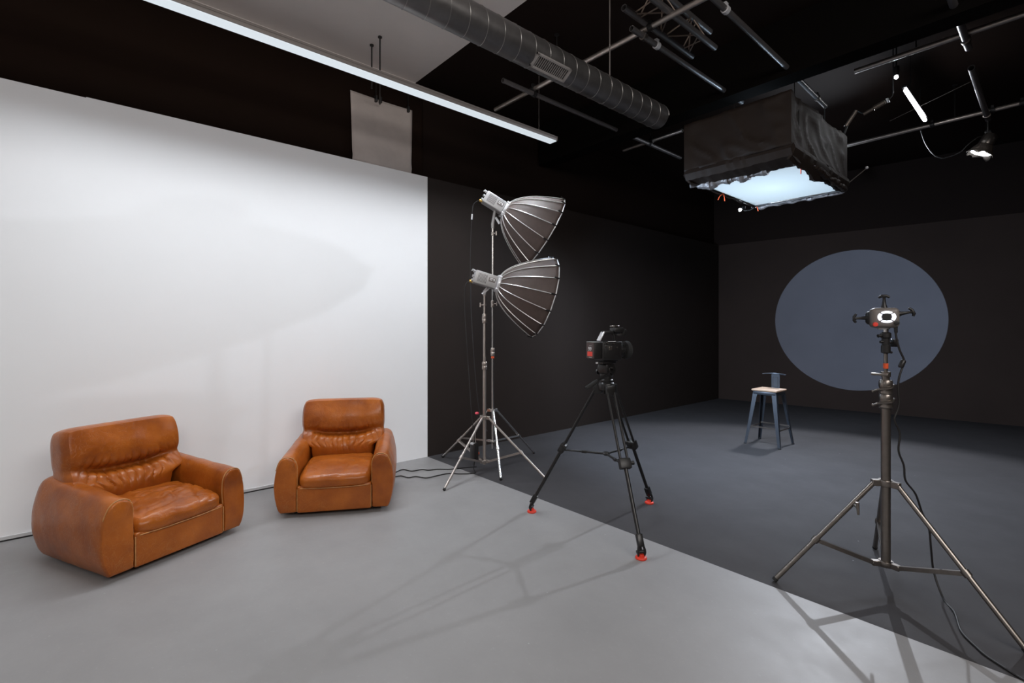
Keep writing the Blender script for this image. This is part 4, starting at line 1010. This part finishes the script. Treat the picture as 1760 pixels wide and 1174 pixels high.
# ------------------------------------------------------------------ bar stool
SC = V((-2.575, 6.67, 0)); rzs = R(-1)
t = thing('bar_stool', 'gunmetal bar stool with pale wooden seat and low back in the softbox light', 'stool', SC, rzs)
bm = new(); box(bm, (-.165, -.165, .688), (.165, .165, .715), .012, 3)
for v in bm.verts:
    r = max(abs(v.co.x), abs(v.co.y)); 
    if abs(v.co.x) > .12 and abs(v.co.y) > .12: v.co.x *= .955; v.co.y *= .955
obj('seat', bm, 'wood', t, local=True)
bm = new(); box(bm, (-.145, -.145, .640), (.145, .145, .688), .012, 2)
obj('seat_apron', bm, 'gun', t, local=True)
for sx in (-1, 1):
    for sy in (-1, 1):
        bm = new(); K = 12; R1 = []
        for i in range(K+1):
            s = i/K; z = .685*(1-s)
            off = .128+.076*s+.006*s*s*s; wl = .056-.026*s
            # angle section leg opening inwards
            th = .004
            L_pts = [(0, 0), (-wl, 0), (-wl, -th), (-th, -th), (-th, -wl), (0, -wl)]
            R1.append([bm.verts.new((sx*(off+.012+a), sy*(off+.012+b), z)) for a, b in L_pts])
        for A, B in zip(R1, R1[1:]):
            for k in range(6): bm.faces.new((A[k], A[(k+1) % 6], B[(k+1) % 6], B[k]))
        bm.faces.new(R1[0]); bm.faces.new(R1[-1][::-1])
        lg = obj('leg', bm, 'gun', t, local=True)
        bm = new(); box(bm, (min(sx*.224, sx*.196), min(sy*.224, sy*.196), 0), (max(sx*.224, sx*.196), max(sy*.224, sy*.196), .014), .002); obj('foot_tip', bm, 'rubber', lg, local=True)
for a, b in (((-1, -1), (1, -1)), ((1, -1), (1, 1)), ((1, 1), (-1, 1)), ((-1, 1), (-1, -1))):
    q = .185; z = .235 if a[1] == b[1] else .215
    bm = new(); box(bm, (0, -.003, -.009), ((V((b[0]*q, b[1]*q, z))-V((a[0]*q, a[1]*q, z))).length, .003, .009), 0, 1, x_mw((a[0]*q, a[1]*q, z), V((b[0]-a[0], b[1]-a[1], 0)))); obj('footrest_bar', bm, 'steel_dark', t, local=True)
# low back (on the far right edge of the seat as photographed)
bd = V((.06, .165, 0)); 
bm = new(); box(bm, (-.052, .150, .690), (.052, .156, .900), .002, 1, Matrix.Translation((.02, -.0, 0))); bp_ = obj('back_plate', bm, 'gun', t, local=True)
bm = new()
for a, b in (((-.032, .148, .73), (-.028, .1505, .86)), ((.028, .148, .73), (.032, .1505, .86)), ((-.032, .148, .73), (.032, .1505, .734)), ((-.032, .148, .856), (.032, .1505, .86))): box(bm, V(a)+V((.02, 0, 0)), V(b)+V((.02, 0, 0)))
obj('embossed_frame', bm, 'blackm', bp_, local=True)
bm = new(); R1 = []
for i in range(21):
    s = i/20*2-1; x = .02+s*.145; y = .153-.045*s*s; z = .905-.010*s*s
    R1.append([bm.verts.new((x, y+a, z+b)) for a, b in ((-.012, -.006), (.012, -.006), (.014, .006), (-.010, .008))])
for A, B in zip(R1, R1[1:]):
    for k in range(4): bm.faces.new((A[k], A[(k+1) % 4], B[(k+1) % 4], B[k]))
bm.faces.new(R1[0]); bm.faces.new(R1[-1][::-1]); obj('back_rail', bm, 'gun', t, local=True)

# housing of the added fill light, and the fitting of the studio panel
t = thing('added_fill_panel', 'long tilted fill light panel added at the right of the camera, outside the view', 'light', (2.35, .2, 3.98))
hm = Matrix.Translation((2.3, .2, 3.8)) @ Matrix.Rotation(R(52), 4, 'Y')
bm = new(); box(bm, (-.76, -2.72, .005), (.76, 2.72, .06), .003, 2, hm); obj('housing', bm, 'alu', t)
for y in (-1.7, 2.1):
    bm = new(); rod(bm, (2.36, y, 3.85), (2.36, y, ZC), .003, 6); obj('suspension_cable', bm, 'alu', t)
t = thing('studio_panel', 'square studio light panel hung behind the camera', 'studio light', (-2.3, -3.74, 3.2))
dpn = (V((-2.0, 3.2, 0))-V((-2.3, -3.7, 3.2))).normalized()
bm = new(); box(bm, (-.08, -.18, -.18), (-.01, .18, .18), .01, 2, x_mw((-2.3, -3.7, 3.2), dpn)); obj('panel', bm, 'blackm', t)
bm = new(); rod(bm, (-2.3, -3.74, 3.40), (-2.3, -3.74, ZC), .012); obj('hanger', bm, 'blackm', t)
